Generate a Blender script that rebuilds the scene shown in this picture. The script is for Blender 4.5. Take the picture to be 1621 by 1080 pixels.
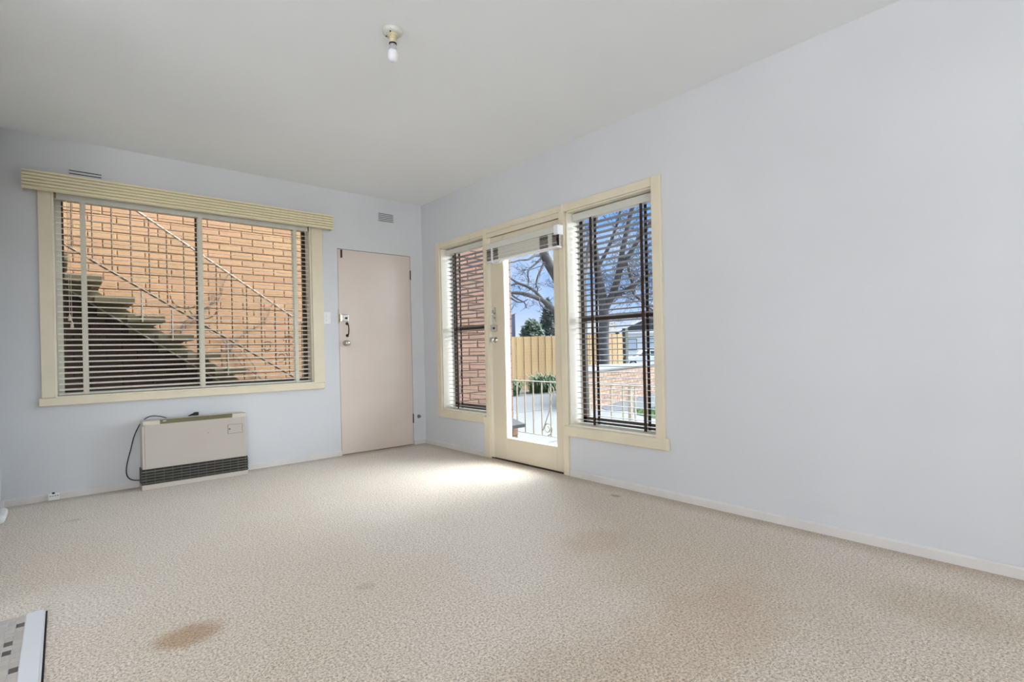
import bpy, bmesh, math, random
from math import sin, cos, pi, radians as R
from mathutils import Vector, Matrix

for o in list(bpy.data.objects): bpy.data.objects.remove(o)
SC = bpy.context.scene
COL = SC.collection
random.seed(7)

# ------------------------------------------------------------------ camera
cam_d = bpy.data.cameras.new('camera'); cam = bpy.data.objects.new('camera', cam_d); COL.objects.link(cam)
F_PX, SX, SY = 827.73, 8.735, 13.445
YAW, PITCH, ROLL = 0.71635, 0.00038, -0.02182
rt = Vector((cos(YAW), -sin(YAW), 0)); fw = Vector((sin(YAW), cos(YAW), 0)); up = Vector((0, 0, 1))
f2 = fw*cos(PITCH) + up*sin(PITCH); u2 = up*cos(PITCH) - fw*sin(PITCH)
r3 = rt*cos(ROLL) + u2*sin(ROLL); u3 = u2*cos(ROLL) - rt*sin(ROLL)
M = Matrix((r3, u3, -f2)).transposed().to_4x4(); M.translation = (-3.01829, -5.04239, 1.0061)
cam.matrix_world = M
cam_d.sensor_width = 36; cam_d.sensor_fit = 'HORIZONTAL'
cam_d.lens = F_PX/1621*36
cam_d.shift_x = -SX/1621; cam_d.shift_y = SY/1621
cam_d.clip_start = 0.02; cam_d.clip_end = 500
SC.camera = cam

# ------------------------------------------------------------------ exposure, sky, sun, fill light
vs = SC.view_settings
vs.view_transform = 'Standard'; vs.look = 'None'; vs.exposure = 0.0; vs.gamma = 1.0
try: vs.use_curve_mapping = False
except Exception: pass
SC.cycles.use_denoising = True
SC.cycles.max_bounces = 10; SC.cycles.diffuse_bounces = 6; SC.cycles.transparent_max_bounces = 24
SC.cycles.sample_clamp_indirect = 4.0

w = bpy.data.worlds.new('sky'); SC.world = w; w.use_nodes = True
nt = w.node_tree; nt.nodes.clear()
tc = nt.nodes.new('ShaderNodeTexCoord')
mp = nt.nodes.new('ShaderNodeMapping'); mp.inputs['Scale'].default_value = (1, 1, 1.7); mp.inputs['Location'].default_value = (0.35, 0.1, 0.2)
nz = nt.nodes.new('ShaderNodeTexNoise'); nz.inputs['Scale'].default_value = 2.6; nz.inputs['Detail'].default_value = 7; nz.inputs['Roughness'].default_value = 0.6
cr = nt.nodes.new('ShaderNodeValToRGB')
cr.color_ramp.elements[0].position = 0.44; cr.color_ramp.elements[0].color = (0.22, 0.47, 0.94, 1)
cr.color_ramp.elements[1].position = 0.61; cr.color_ramp.elements[1].color = (0.78, 0.86, 0.98, 1)
sep = nt.nodes.new('ShaderNodeSeparateXYZ')
mr = nt.nodes.new('ShaderNodeMapRange'); mr.inputs['From Min'].default_value = -0.03; mr.inputs['From Max'].default_value = 0.0
mx = nt.nodes.new('ShaderNodeMix'); mx.data_type = 'RGBA'; mx.inputs[6].default_value = (0.45, 0.44, 0.42, 1)
hz = nt.nodes.new('ShaderNodeMapRange'); hz.inputs['From Min'].default_value = 0.0; hz.inputs['From Max'].default_value = 0.13
mh = nt.nodes.new('ShaderNodeMix'); mh.data_type = 'RGBA'; mh.inputs[6].default_value = (0.84, 0.90, 0.98, 1)
bg = nt.nodes.new('ShaderNodeBackground'); bg.inputs['Strength'].default_value = 1.12
ow = nt.nodes.new('ShaderNodeOutputWorld')
L = nt.links.new
L(tc.outputs['Generated'], mp.inputs['Vector']); L(mp.outputs['Vector'], nz.inputs['Vector']); L(nz.outputs['Fac'], cr.inputs['Fac'])
L(tc.outputs['Generated'], sep.inputs[0]); L(sep.outputs['Z'], mr.inputs['Value']); L(sep.outputs['Z'], hz.inputs['Value'])
L(hz.outputs[0], mh.inputs[0]); L(cr.outputs['Color'], mh.inputs[7])
L(mr.outputs[0], mx.inputs[0]); L(mh.outputs[2], mx.inputs[7]); L(mx.outputs[2], bg.inputs['Color']); L(bg.outputs[0], ow.inputs[0])

def add_light(name, kind, loc, direction, energy, color=(1, 1, 1), **kw):
    d = bpy.data.lights.new(name, kind); d.energy = energy; d.color = color
    for k, v in kw.items(): setattr(d, k, v)
    o = bpy.data.objects.new(name, d); COL.objects.link(o); o.location = loc
    o.rotation_euler = Vector(direction).to_track_quat('-Z', 'Y').to_euler()
    return o
SUN_EL = R(48)
add_light('sun', 'SUN', (8, -6, 9), (-0.95*cos(SUN_EL), 0.31*cos(SUN_EL), -sin(SUN_EL)), 9.8, (0.95, 0.975, 1.0), angle=R(50))
add_light('added_sky_fill', 'SUN', (10, 0, 9), (-cos(R(28)), 0.0, -sin(R(28))), 23.0, (0.83, 0.915, 1.0), angle=R(125))  # second, very wide sun lamp added to boost daylight through the glazed door
# area fill lamps added behind and left of the camera to brighten the room
add_light('rear_fill', 'AREA', (-4.85, -9.5, 1.35), (0.1, 1, 0.9), 225, (1.0, 0.99, 0.975), shape='RECTANGLE', size=2.7, size_y=1.7)
add_light('kitchen_fill', 'AREA', (-8.1, -4.6, 1.3), (1, 0.35, 1.3), 72, (1.0, 0.99, 0.975), shape='RECTANGLE', size=2.6, size_y=1.5)

# ------------------------------------------------------------------ materials
def lin(c):
    return tuple(((v/255)/12.92 if v/255 <= 0.04045 else ((v/255+0.055)/1.055)**2.4) for v in c)
OUT = 0.42   # outdoor base colours scaled down to offset the strong sun lamps
def mat(name, srgb, rough=0.6, metal=0.0, var=0.0, vscale=8.0, bump=0.0, bscale=60.0, rnd=0.0, stretch=(1, 1, 1), spec=0.4, var2=None, k=1.0):
    """plain procedural material: base colour, soft noise variation, optional bump, optional per-object variation"""
    m = bpy.data.materials.new(name); m.use_nodes = True
    t = m.node_tree; b = t.nodes['Principled BSDF']
    c = tuple(v*k for v in lin(srgb))
    b.inputs['Roughness'].default_value = rough; b.inputs['Metallic'].default_value = metal
    b.inputs['Specular IOR Level'].default_value = spec
    tcn = t.nodes.new('ShaderNodeTexCoord'); mpn = t.nodes.new('ShaderNodeMapping'); mpn.inputs['Scale'].default_value = stretch
    t.links.new(tcn.outputs['Object'], mpn.inputs['Vector'])
    oi = t.nodes.new('ShaderNodeObjectInfo')
    hsv = t.nodes.new('ShaderNodeHueSaturation')
    if var > 0 or var2:
        n = t.nodes.new('ShaderNodeTexNoise'); n.inputs['Scale'].default_value = vscale; n.inputs['Detail'].default_value = 5
        t.links.new(mpn.outputs[0], n.inputs['Vector'])
        r = t.nodes.new('ShaderNodeValToRGB')
        r.color_ramp.elements[0].position = 0.3; r.color_ramp.elements[1].position = 0.7
        lo = lin(var2) if var2 else tuple(v*(1-var) for v in c)
        r.color_ramp.elements[0].color = (*lo, 1); r.color_ramp.elements[1].color = (*[min(1, v*(1+var*0.5)) for v in c], 1)
        t.links.new(n.outputs['Fac'], r.inputs['Fac']); t.links.new(r.outputs['Color'], hsv.inputs['Color'])
    else:
        hsv.inputs['Color'].default_value = (*c, 1)
    if rnd > 0:
        a = t.nodes.new('ShaderNodeMapRange'); a.inputs['To Min'].default_value = 1-rnd; a.inputs['To Max'].default_value = 1+rnd*0.6
        t.links.new(oi.outputs['Random'], a.inputs['Value']); t.links.new(a.outputs[0], hsv.inputs['Value'])
        mm = t.nodes.new('ShaderNodeMath'); mm.operation = 'MULTIPLY_ADD'; mm.inputs[1].default_value = 7.31; mm.inputs[2].default_value = 0.0
        fr = t.nodes.new('ShaderNodeMath'); fr.operation = 'FRACT'
        t.links.new(oi.outputs['Random'], mm.inputs[0]); t.links.new(mm.outputs[0], fr.inputs[0])
        h = t.nodes.new('ShaderNodeMapRange'); h.inputs['To Min'].default_value = 0.5-rnd*0.06; h.inputs['To Max'].default_value = 0.5+rnd*0.05
        t.links.new(fr.outputs[0], h.inputs['Value']); t.links.new(h.outputs[0], hsv.inputs['Hue'])
    t.links.new(hsv.outputs[0], b.inputs['Base Color'])
    if bump > 0:
        n2 = t.nodes.new('ShaderNodeTexNoise'); n2.inputs['Scale'].default_value = bscale; n2.inputs['Detail'].default_value = 4
        t.links.new(mpn.outputs[0], n2.inputs['Vector'])
        bp = t.nodes.new('ShaderNodeBump'); bp.inputs['Strength'].default_value = bump; bp.inputs['Distance'].default_value = 0.01
        t.links.new(n2.outputs['Fac'], bp.inputs['Height']); t.links.new(bp.outputs[0], b.inputs['Normal'])
    return m

M_WALL = mat('wall_paint', (208, 210, 213), 0.55, var=0.035, vscale=1.6, bump=0.04, bscale=45)
M_CEIL = mat('ceiling_paint', (238, 241, 243), 0.8, var=0.02, vscale=1.2, bump=0.03, bscale=50)
M_SKIRT = mat('skirting_paint', (216, 213, 209), 0.4, var=0.06, vscale=6)
M_CREAM = mat('cream_gloss_paint', (222, 212, 188), 0.35, var=0.05, vscale=5)
M_CREAM2 = mat('pale_reveal_paint', (232, 226, 210), 0.4, var=0.04, vscale=5)
M_VAL = mat('valance_cream', (226, 217, 186), 0.4)
M_DOORP = mat('pink_beige_gloss', (214, 201, 191), 0.28, var=0.04, vscale=2.5, spec=0.5)
M_DOORC = mat('glazed_door_cream', (214, 203, 180), 0.38, var=0.06, vscale=3)
M_SLAT = mat('slat_enamel', (242, 239, 230), 0.35)
M_SLATG = mat('slat_enamel_backlit', (118, 118, 120), 0.4)  # greyed: the backlit look of the sidelight slats is put into the colour
M_RAIL = mat('headrail_enamel', (206, 206, 198), 0.4, var=0.03)
M_TAPE = mat('cream_ladder_tape', (212, 208, 192), 0.9, var=0.18, vscale=220)
M_TAPED = mat('brown_ladder_tape', (58, 42, 34), 0.9, var=0.3, vscale=120)
M_CORD = mat('cream_cord', (214, 202, 182), 0.8)
M_CORDD = mat('dark_cord', (52, 46, 42), 0.8)
M_DARK = mat('dark_bronze_sash', (58, 44, 32), 0.45, var=0.15)
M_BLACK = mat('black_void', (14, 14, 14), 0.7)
M_CHROME = mat('chrome', (205, 203, 198), 0.18, 1.0)
M_BRASS = mat('tarnished_brass', (150, 135, 100), 0.35, 1.0, var=0.3, vscale=90)
M_BRONZE = mat('dark_bronze', (70, 58, 48), 0.35, 0.9, var=0.2, vscale=60)
M_PLAST = mat('white_plastic', (232, 233, 234), 0.35)
M_HEAT = mat('heater_taupe_enamel', (188, 180, 171), 0.4, var=0.03, vscale=4)
M_HEATL = mat('heater_cream_top', (206, 200, 186), 0.4)
M_HEATP = mat('heater_plinth', (196, 188, 178), 0.45)
M_OLIVE = mat('olive_control_strip', (110, 106, 76), 0.35, var=0.08)
M_GRILLE = mat('grille_black', (24, 24, 22), 0.5)
M_GRILLB = mat('grille_blade', (104, 102, 92), 0.45)
M_CABLE = mat('black_cable', (22, 22, 24), 0.5)
M_RUBBER = mat('grey_rubber', (112, 118, 116), 0.7)
M_BULB = mat('frosted_bulb', (232, 232, 236), 0.3)
M_BULBB = mat('bulb_collar_grey', (178, 180, 186), 0.4)
M_LAMPY = mat('aged_lampholder', (206, 196, 158), 0.45, var=0.15, vscale=60)
M_TILE = mat('mosaic_grey', (188, 182, 176), 0.35, rnd=0.10, var=0.08, vscale=40)
M_TILED = mat('mosaic_dark', (92, 84, 80), 0.35, rnd=0.12)
M_GROUT = mat('grout', (222, 222, 224), 0.8)
M_THRESH = mat('white_threshold', (222, 226, 230), 0.4)
M_BRICK = mat('orange_brick', (246, 190, 138), 0.85, rnd=0.08, var=0.08, vscale=14, bump=0.25, bscale=90, k=OUT)
M_BRICKS = mat('orange_brick_far', (244, 188, 136), 0.85, var=0.10, vscale=6, bump=0.2, bscale=90, k=OUT)
M_MORT = mat('mortar', (216, 170, 124), 0.95, var=0.2, vscale=30, bump=0.3, bscale=150, k=OUT)
M_BRICKR = mat('brown_red_brick', (182, 140, 114), 0.85, rnd=0.12, var=0.15, vscale=16, bump=0.25, bscale=90, k=OUT)
M_MORTR = mat('grey_mortar', (150, 128, 112), 0.95, var=0.2, vscale=30, k=OUT)
M_BRICKG = mat('pale_clinker_brick', (208, 172, 142), 0.85, rnd=0.2, var=0.12, vscale=14, k=OUT)
M_MORTG = mat('pale_mortar', (176, 160, 140), 0.95, k=OUT)
M_BRICKD = mat('understair_shade_brick', (98, 70, 58), 0.9, rnd=0.12, var=0.15, vscale=14, k=OUT)  # brick darkened to carry the shade under the outside stairs
M_MORTD = mat('understair_shade_mortar', (72, 56, 48), 0.95, k=OUT)
M_CONC = mat('stair_concrete', (152, 136, 100), 0.85, var=0.2, vscale=7, bump=0.2, bscale=60, k=OUT)
M_STEELC = mat('iron_paint_cream', (214, 200, 174), 0.5, var=0.1, vscale=30, k=OUT)
M_STEELB = mat('iron_paint_brown', (150, 116, 78), 0.55, var=0.15, vscale=30, k=OUT)
M_WHITEI = mat('white_handrail', (222, 202, 178), 0.45, k=OUT)
M_DRIVE = mat('pale_concrete', (150, 149, 147), 0.9, var=0.12, vscale=1.3, bump=0.15, bscale=40, k=OUT)
M_PORCH = mat('porch_concrete', (164, 163, 160), 0.85, var=0.06, vscale=3, k=OUT)
M_ASPH = mat('asphalt', (112, 114, 118), 0.95, var=0.12, vscale=5, bump=0.2, bscale=120, k=OUT)
M_ROAD = mat('street', (140, 140, 138), 0.95, var=0.1, vscale=0.6, k=OUT)
M_PALING = mat('treated_pine', (250, 208, 148), 0.8, rnd=0.10, var=0.16, vscale=5, stretch=(6, 6, 0.7), k=OUT)
M_POST = mat('weathered_post', (138, 136, 124), 0.85, var=0.2, vscale=10, k=OUT)
M_LEAF = mat('strap_leaf', (92, 138, 66), 0.5, var=0.45, vscale=5, spec=0.5, k=OUT)
M_GRASS = mat('grass', (122, 160, 84), 0.7, var=0.3, vscale=8, k=OUT)
M_CONIF = mat('conifer_foliage', (128, 140, 128), 0.8, var=0.45, vscale=3, k=OUT)
M_BUSH = mat('bush_foliage', (128, 148, 120), 0.8, var=0.45, vscale=3, k=OUT)
M_BARK = mat('grey_bark', (148, 143, 142), 0.9, var=0.3, vscale=9, bump=0.5, bscale=30, k=OUT)
M_TWIG = mat('twig_bark', (128, 120, 118), 0.9, k=OUT)
M_NAVY = mat('navy_cladding', (62, 74, 112), 0.6, var=0.1, vscale=3, k=OUT)
M_WHITEW = mat('white_render', (240, 240, 238), 0.7, var=0.04)
M_ROOFT = mat('tile_roof_pale', (176, 170, 160), 0.8, var=0.25, vscale=6, k=OUT)
M_ROOFD = mat('slate_dark', (92, 92, 102), 0.7, var=0.2, vscale=6, k=OUT)
M_CARW = mat('car_white', (244, 245, 246), 0.25, spec=0.6)
M_CARG = mat('car_glass', (60, 72, 84), 0.12, spec=0.7)
M_TYRE = mat('tyre', (26, 26, 28), 0.8)
M_WIN = mat('house_window', (190, 202, 214), 0.2)
M_CAPD = mat('dark_capping', (74, 70, 68), 0.7, var=0.2, vscale=20, k=OUT)

def glass_mat():
    m = bpy.data.materials.new('window_glass'); m.use_nodes = True; t = m.node_tree; t.nodes.clear()
    tr = t.nodes.new('ShaderNodeBsdfTransparent'); tr.inputs['Color'].default_value = (0.96, 0.97, 0.97, 1)
    gl = t.nodes.new('ShaderNodeBsdfGlossy'); gl.inputs['Roughness'].default_value = 0.02
    lw = t.nodes.new('ShaderNodeLayerWeight'); lw.inputs['Blend'].default_value = 0.5
    pw = t.nodes.new('ShaderNodeMath'); pw.operation = 'POWER'; pw.inputs[1].default_value = 5.0
    ma = t.nodes.new('ShaderNodeMath'); ma.operation = 'MULTIPLY_ADD'; ma.inputs[1].default_value = 0.9; ma.inputs[2].default_value = 0.008
    mi = t.nodes.new('ShaderNodeMixShader'); o = t.nodes.new('ShaderNodeOutputMaterial'); k = t.links.new
    k(lw.outputs['Facing'], pw.inputs[0]); k(pw.outputs[0], ma.inputs[0]); k(ma.outputs[0], mi.inputs[0])
    k(tr.outputs[0], mi.inputs[1]); k(gl.outputs[0], mi.inputs[2]); k(mi.outputs[0], o.inputs[0])
    return m
M_GLASS = glass_mat()

def carpet_mat():
    m = bpy.data.materials.new('loop_pile_carpet'); m.use_nodes = True; t = m.node_tree; b = t.nodes['Principled BSDF']; k = t.links.new
    b.inputs['Roughness'].default_value = 0.62; b.inputs['Specular IOR Level'].default_value = 0.45
    b.inputs['Sheen Weight'].default_value = 0.5; b.inputs['Sheen Roughness'].default_value = 0.5
    g = t.nodes.new('ShaderNodeNewGeometry')
    def noise(scale, detail=4, rough=0.55):
        n = t.nodes.new('ShaderNodeTexNoise'); n.inputs['Scale'].default_value = scale; n.inputs['Detail'].default_value = detail; n.inputs['Roughness'].default_value = rough
        k(g.outputs['Position'], n.inputs['Vector']); return n
    def ramp(src, p0, c0, p1, c1):
        r = t.nodes.new('ShaderNodeValToRGB'); r.color_ramp.elements[0].position = p0; r.color_ramp.elements[1].position = p1
        r.color_ramp.elements[0].color = (*c0, 1); r.color_ramp.elements[1].color = (*c1, 1); k(src, r.inputs['Fac']); return r
    def mixc(fac, a, bb, mode='MIX'):
        x = t.nodes.new('ShaderNodeMix'); x.data_type = 'RGBA'; x.blend_type = mode
        if isinstance(fac, float): x.inputs[0].default_value = fac
        else: k(fac, x.inputs[0])
        for s, v in ((6, a), (7, bb)):
            if isinstance(v, tuple): x.inputs[s].default_value = (*v, 1)
            else: k(v, x.inputs[s])
        return x.outputs[2]
    vor = t.nodes.new('ShaderNodeTexVoronoi'); vor.inputs['Scale'].default_value = 165; k(g.outputs['Position'], vor.inputs['Vector'])
    base = ramp(noise(110, 4, 0.8).outputs['Fac'], 0.35, lin((138, 113, 86)), 0.56, lin((255, 246, 231))).outputs['Color']
    fine = ramp(vor.outputs['Distance'], 0.05, (1.0, 1.0, 1.0), 0.75, (0.76, 0.72, 0.68)).outputs['Color']
    c = mixc(0.8, base, fine, 'MULTIPLY')
    fleck = ramp(noise(135, 2, 0.6).outputs['Fac'], 0.55, (1.0, 1.0, 1.0), 0.68, (0.40, 0.34, 0.27)).outputs['Color']
    c = mixc(0.9, c, fleck, 'MULTIPLY')
    # dirt line along the skirtings
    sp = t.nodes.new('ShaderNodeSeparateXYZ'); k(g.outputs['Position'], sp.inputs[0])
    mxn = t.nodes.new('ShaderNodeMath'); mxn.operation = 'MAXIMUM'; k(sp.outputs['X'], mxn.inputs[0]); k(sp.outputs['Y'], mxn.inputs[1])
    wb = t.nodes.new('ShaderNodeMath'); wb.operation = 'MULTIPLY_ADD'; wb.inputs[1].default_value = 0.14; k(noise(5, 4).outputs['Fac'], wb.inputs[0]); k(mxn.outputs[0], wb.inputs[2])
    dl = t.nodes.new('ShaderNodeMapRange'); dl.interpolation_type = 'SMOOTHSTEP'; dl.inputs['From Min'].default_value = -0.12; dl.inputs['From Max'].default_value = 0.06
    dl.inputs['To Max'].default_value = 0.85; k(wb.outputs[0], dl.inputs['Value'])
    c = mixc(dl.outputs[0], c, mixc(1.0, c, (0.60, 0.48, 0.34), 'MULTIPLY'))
    worn = ramp(noise(0.8, 3).outputs['Fac'], 0.42, (0.93, 0.88, 0.80), 0.62, (1.0, 1.0, 1.0)).outputs['Color']
    c = mixc(0.8, c, worn, 'MULTIPLY')
    # carpet stains; the broadest tan patch partly paints in weaker light: (x, y, rx, ry, strength)
    for (sx, sy, rx, ry, st, colr) in [(-2.69, -2.82, 0.13, 0.10, 0.95, (182, 142, 88)), (-1.3, -4.05, 0.50, 0.28, 0.40, (200, 162, 112)), (-0.95, -3.25, 0.22, 0.16, 0.35, (200, 158, 106)), (-0.55, -4.6, 0.22, 0.3, 0.35, (186, 160, 116)),
                                       (-0.75, -3.8, 0.7, 0.8, 0.22, (200, 172, 130)), (-2.99, -0.74, 0.07, 0.04, 0.5, (192, 150, 112)),
                                       (-0.2, -2.79, 0.03, 0.05, 0.9, (170, 112, 60)), (-2.05, -2.9, 0.05, 0.04, 0.4, (170, 140, 110)),
                                       (-1.9, -3.9, 0.4, 0.22, 0.25, (186, 156, 120))]:
        mpn = t.nodes.new('ShaderNodeMapping'); mpn.inputs['Location'].default_value = (-sx/rx, -sy/ry, 0); mpn.inputs['Scale'].default_value = (1/rx, 1/ry, 0)
        wob = noise(9, 4); 
        ad = t.nodes.new('ShaderNodeVectorMath'); ad.operation = 'MULTIPLY_ADD'; ad.inputs[1].default_value = (0.9*rx, 0.9*ry, 0); 
        k(wob.outputs['Color'], ad.inputs[0]); k(g.outputs['Position'], ad.inputs[2])
        sb = t.nodes.new('ShaderNodeVectorMath'); sb.operation = 'SUBTRACT'; sb.inputs[1].default_value = (0.45*rx, 0.45*ry, 0); k(ad.outputs[0], sb.inputs[0])
        k(sb.outputs[0], mpn.inputs['Vector'])
        ln = t.nodes.new('ShaderNodeVectorMath'); ln.operation = 'LENGTH'; k(mpn.outputs[0], ln.inputs[0])
        r = t.nodes.new('ShaderNodeMapRange'); r.interpolation_type = 'SMOOTHSTEP'; r.inputs['From Min'].default_value = 1.15; r.inputs['From Max'].default_value = 0.45
        r.inputs['To Min'].default_value = 0; r.inputs['To Max'].default_value = st; k(ln.outputs['Value'], r.inputs['Value'])
        tint = tuple(min(1, a/bq) for a, bq in zip(lin(colr), lin((226, 212, 190))))
        c = mixc(r.outputs[0], c, mixc(1.0, c, tint, 'MULTIPLY'))
    k(c, b.inputs['Base Color'])
    bp = t.nodes.new('ShaderNodeBump'); bp.inputs['Strength'].default_value = 0.9; bp.inputs['Distance'].default_value = 0.004; bp.invert = True
    k(vor.outputs['Distance'], bp.inputs['Height'])
    bp2 = t.nodes.new('ShaderNodeBump'); bp2.inputs['Strength'].default_value = 0.6; bp2.inputs['Distance'].default_value = 0.008
    k(noise(75, 3).outputs['Fac'], bp2.inputs['Height']); k(bp.outputs[0], bp2.inputs['Normal']); k(bp2.outputs[0], b.inputs['Normal'])
    return m
M_CARPET = carpet_mat()

# ------------------------------------------------------------------ mesh helpers
class MB:
    def __init__(self): self.v = []; self.f = []
    def add(self, vs, fs):
        n = len(self.v); self.v += [tuple(q) for q in vs]; self.f += [tuple(i+n for i in q) for q in fs]; return self
    def box(self, x0, x1, y0, y1, z0, z1, c=0.0):
        x0, x1 = min(x0, x1), max(x0, x1); y0, y1 = min(y0, y1), max(y0, y1); z0, z1 = min(z0, z1), max(z0, z1)
        if c <= 0:
            return self.add([(x0, y0, z0), (x1, y0, z0), (x1, y1, z0), (x0, y1, z0), (x0, y0, z1), (x1, y0, z1), (x1, y1, z1), (x0, y1, z1)],
                            [(0, 3, 2, 1), (4, 5, 6, 7), (0, 1, 5, 4), (1, 2, 6, 5), (2, 3, 7, 6), (3, 0, 4, 7)])
        bm = bmesh.new(); bmesh.ops.create_cube(bm, size=1)
        for q in bm.verts: q.co = Vector(((x0+x1)/2+q.co.x*(x1-x0), (y0+y1)/2+q.co.y*(y1-y0), (z0+z1)/2+q.co.z*(z1-z0)))
        bmesh.ops.bevel(bm, geom=list(bm.edges), offset=c, segments=2, affect='EDGES', profile=0.5)
        bm.verts.index_update()
        self.add([q.co for q in bm.verts], [[q.index for q in f.verts] for f in bm.faces]); bm.free(); return self
    def prism(self, poly, axis, a0, a1):
        """extrude a 2D polygon along axis ('x': poly=(y,z); 'y': (x,z); 'z': (x,y))"""
        def P(q, a): return {'x': (a, q[0], q[1]), 'y': (q[0], a, q[1]), 'z': (q[0], q[1], a)}[axis]
        n = len(poly)
        self.add([P(q, a0) for q in poly]+[P(q, a1) for q in poly],
                 [tuple(range(n))[::-1], tuple(range(n, 2*n))]+[(i, (i+1) % n, n+(i+1) % n, n+i) for i in range(n)]); return self
    def tube(self, pts, rad, seg=8, caps=True):
        pts = [Vector(q) for q in pts]; n = len(pts)
        rs = rad if isinstance(rad, (list, tuple)) else [rad]*n
        base = len(self.v); ref = None
        for i, q in enumerate(pts):
            d = (pts[min(i+1, n-1)]-pts[max(i-1, 0)]).normalized()
            if ref is None: ref = d.orthogonal().normalized()
            ref = (ref-d*ref.dot(d)); ref = ref.normalized() if ref.length > 1e-6 else d.orthogonal().normalized()
            b2 = d.cross(ref)
            for s in range(seg):
                a = 2*pi*s/seg; self.v.append(tuple(q+(ref*cos(a)+b2*sin(a))*rs[i]))
        for i in range(n-1):
            for s in range(seg):
                a, b = base+i*seg+s, base+i*seg+(s+1) % seg
                self.f.append((a, b, b+seg, a+seg))
        if caps:
            self.f.append(tuple(range(base+seg-1, base-1, -1))); self.f.append(tuple(range(base+(n-1)*seg, base+n*seg)))
        return self
    def lathe(self, prof, origin, axis=(0, 0, 1), seg=24):
        """prof: (radius, distance along axis)"""
        ax = Vector(axis).normalized(); o = Vector(origin); e1 = ax.orthogonal().normalized(); e2 = ax.cross(e1); base = len(self.v); n = len(prof)
        for r, h in prof:
            for s in range(seg):
                a = 2*pi*s/seg; self.v.append(tuple(o+ax*h+(e1*cos(a)+e2*sin(a))*max(r, 1e-5)))
        for i in range(n-1):
            for s in range(seg):
                a, b = base+i*seg+s, base+i*seg+(s+1) % seg; self.f.append((a, b, b+seg, a+seg))
        self.f.append(tuple(range(base+seg-1, base-1, -1))); self.f.append(tuple(range(base+(n-1)*seg, base+n*seg)))
        return self
    def mesh(self, name, m, off=(0, 0, 0), smooth=False):
        me = bpy.data.meshes.new(name); o = Vector(off)
        me.from_pydata([tuple(Vector(q)-o) for q in self.v], [], self.f); me.validate()
        bm = bmesh.new(); bm.from_mesh(me); bmesh.ops.recalc_face_normals(bm, faces=bm.faces); bm.to_mesh(me); bm.free()
        me.materials.append(m)
        if smooth:
            me.polygons.foreach_set('use_smooth', [True]*len(me.polygons))
        return me
    def build(self, name, m, parent=None, smooth=False, origin=None):
        off = wloc(parent) if parent is not None else Vector(origin or (0, 0, 0))
        o = bpy.data.objects.new(name, self.mesh(name, m, off, smooth)); COL.objects.link(o)
        if parent is not None: o.parent = parent
        else: o.location = off
        return o
def wloc(o):
    p = Vector((0, 0, 0))
    while o is not None: p += o.location; o = o.parent
    return p
def empty(name, loc):
    o = bpy.data.objects.new(name, None); COL.objects.link(o); o.location = loc; o.empty_display_size = 0.05; return o
def tag(o, label=None, cat=None, group=None, kind=None):
    if label: o['label'] = label
    if cat: o['category'] = cat
    if group: o['group'] = group
    if kind: o['kind'] = kind
    return o
def inst(name, me, parent, world, rotz=0.0, scale=None):
    o = bpy.data.objects.new(name, me); COL.objects.link(o); o.parent = parent
    o.location = Vector(world)-wloc(parent); o.rotation_euler = (0, 0, rotz)
    if scale: o.scale = scale
    return o
ST = 'structure'
def B(*a, c=0.0): return MB().box(*a, c=c)

# ================================================================== ROOM SHELL
H = 2.62; T = 0.14
XL, YR, XK = -3.35, -9.6, -8.2
DX0_, DX1_ = -.957, -.150
b = MB().box(XL, 0, YR, 0, -0.12, 0.0).box(DX0_, DX1_, 0, .14, -.12, -.001)
tag(b.build('floor', M_CARPET), 'beige loop-pile carpet with brown stains covering the room', 'carpet', kind=ST)
b = MB().box(XK, 0.14, YR-.1, 0.14, H, H+.25)
tag(b.build('ceiling', M_CEIL), 'plain off-white painted ceiling', 'ceiling', kind=ST)
# back wall: window hole x -3.06..-1.215, z .735..2.25 ; door hole x -.955..-.15, z 0..2.045
WX0, WX1, WZ0, WZ1 = -3.06, -1.215, 0.735, 2.25
DX0, DX1, DZ = -0.957, -0.150, 2.045
b = MB()
b.box(XL-.1, WX0, 0, T, -.12, H); b.box(WX0, WX1, 0, T, -.12, WZ0); b.box(WX0, WX1, 0, T, WZ1, H)
b.box(WX1, DX0, 0, T, -.12, H); b.box(DX0, DX1, 0, T, DZ, H); b.box(DX1, 0.14, 0, T, -.12, H)
tag(b.build('wall_back', M_WALL), 'pale blue-grey painted wall behind the heater and white door', 'wall', kind=ST)
b = MB()
YA, YB, YC, YD, ZT, ZS = -0.37, -1.14, -2.14, -3.0, 2.09, 0.40
b.box(0, T, 0, YA, -.12, H); b.box(0, T, YA, YB, -.12, ZS); b.box(0, T, YA, YD, ZT, H); b.box(0, T, YC, YD, -.12, ZS); b.box(0, T, YD, YR, -.12, H)
b.box(0.001, T, YB, YC, -.12, -.005)
tag(b.build('wall_right', M_WALL), 'long pale grey wall with the glazed door, bare at right', 'wall', kind=ST)
b = MB().box(XL-.1, XL, 0, -2.1, -.12, H)
tag(b.build('wall_left', M_WALL), 'sliver of pale blue-grey wall at the left edge', 'wall', kind=ST)
b = MB().box(XK, XL-.1, -2.1, -2.0, -.12, H).box(XK-.1, XK, -2.1, -3.2, -.12, H).box(XK-.1, XK, -6.0, YR, -.12, H).box(XK-.1, XK, -3.2, -6.0, -.12, .75).box(XK-.1, XK, -3.2, -6.0, 2.25, H)
tag(b.build('wall_kitchen', M_WALL), 'kitchen walls outside the frame to the left', 'wall', kind=ST)
b = MB().box(XK, -6.3, YR-.1, YR, -.12, H).box(-3.4, .14, YR-.1, YR, -.12, H).box(-6.3, -3.4, YR-.1, YR, -.12, .45).box(-6.3, -3.4, YR-.1, YR, 2.35, H)
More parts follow.
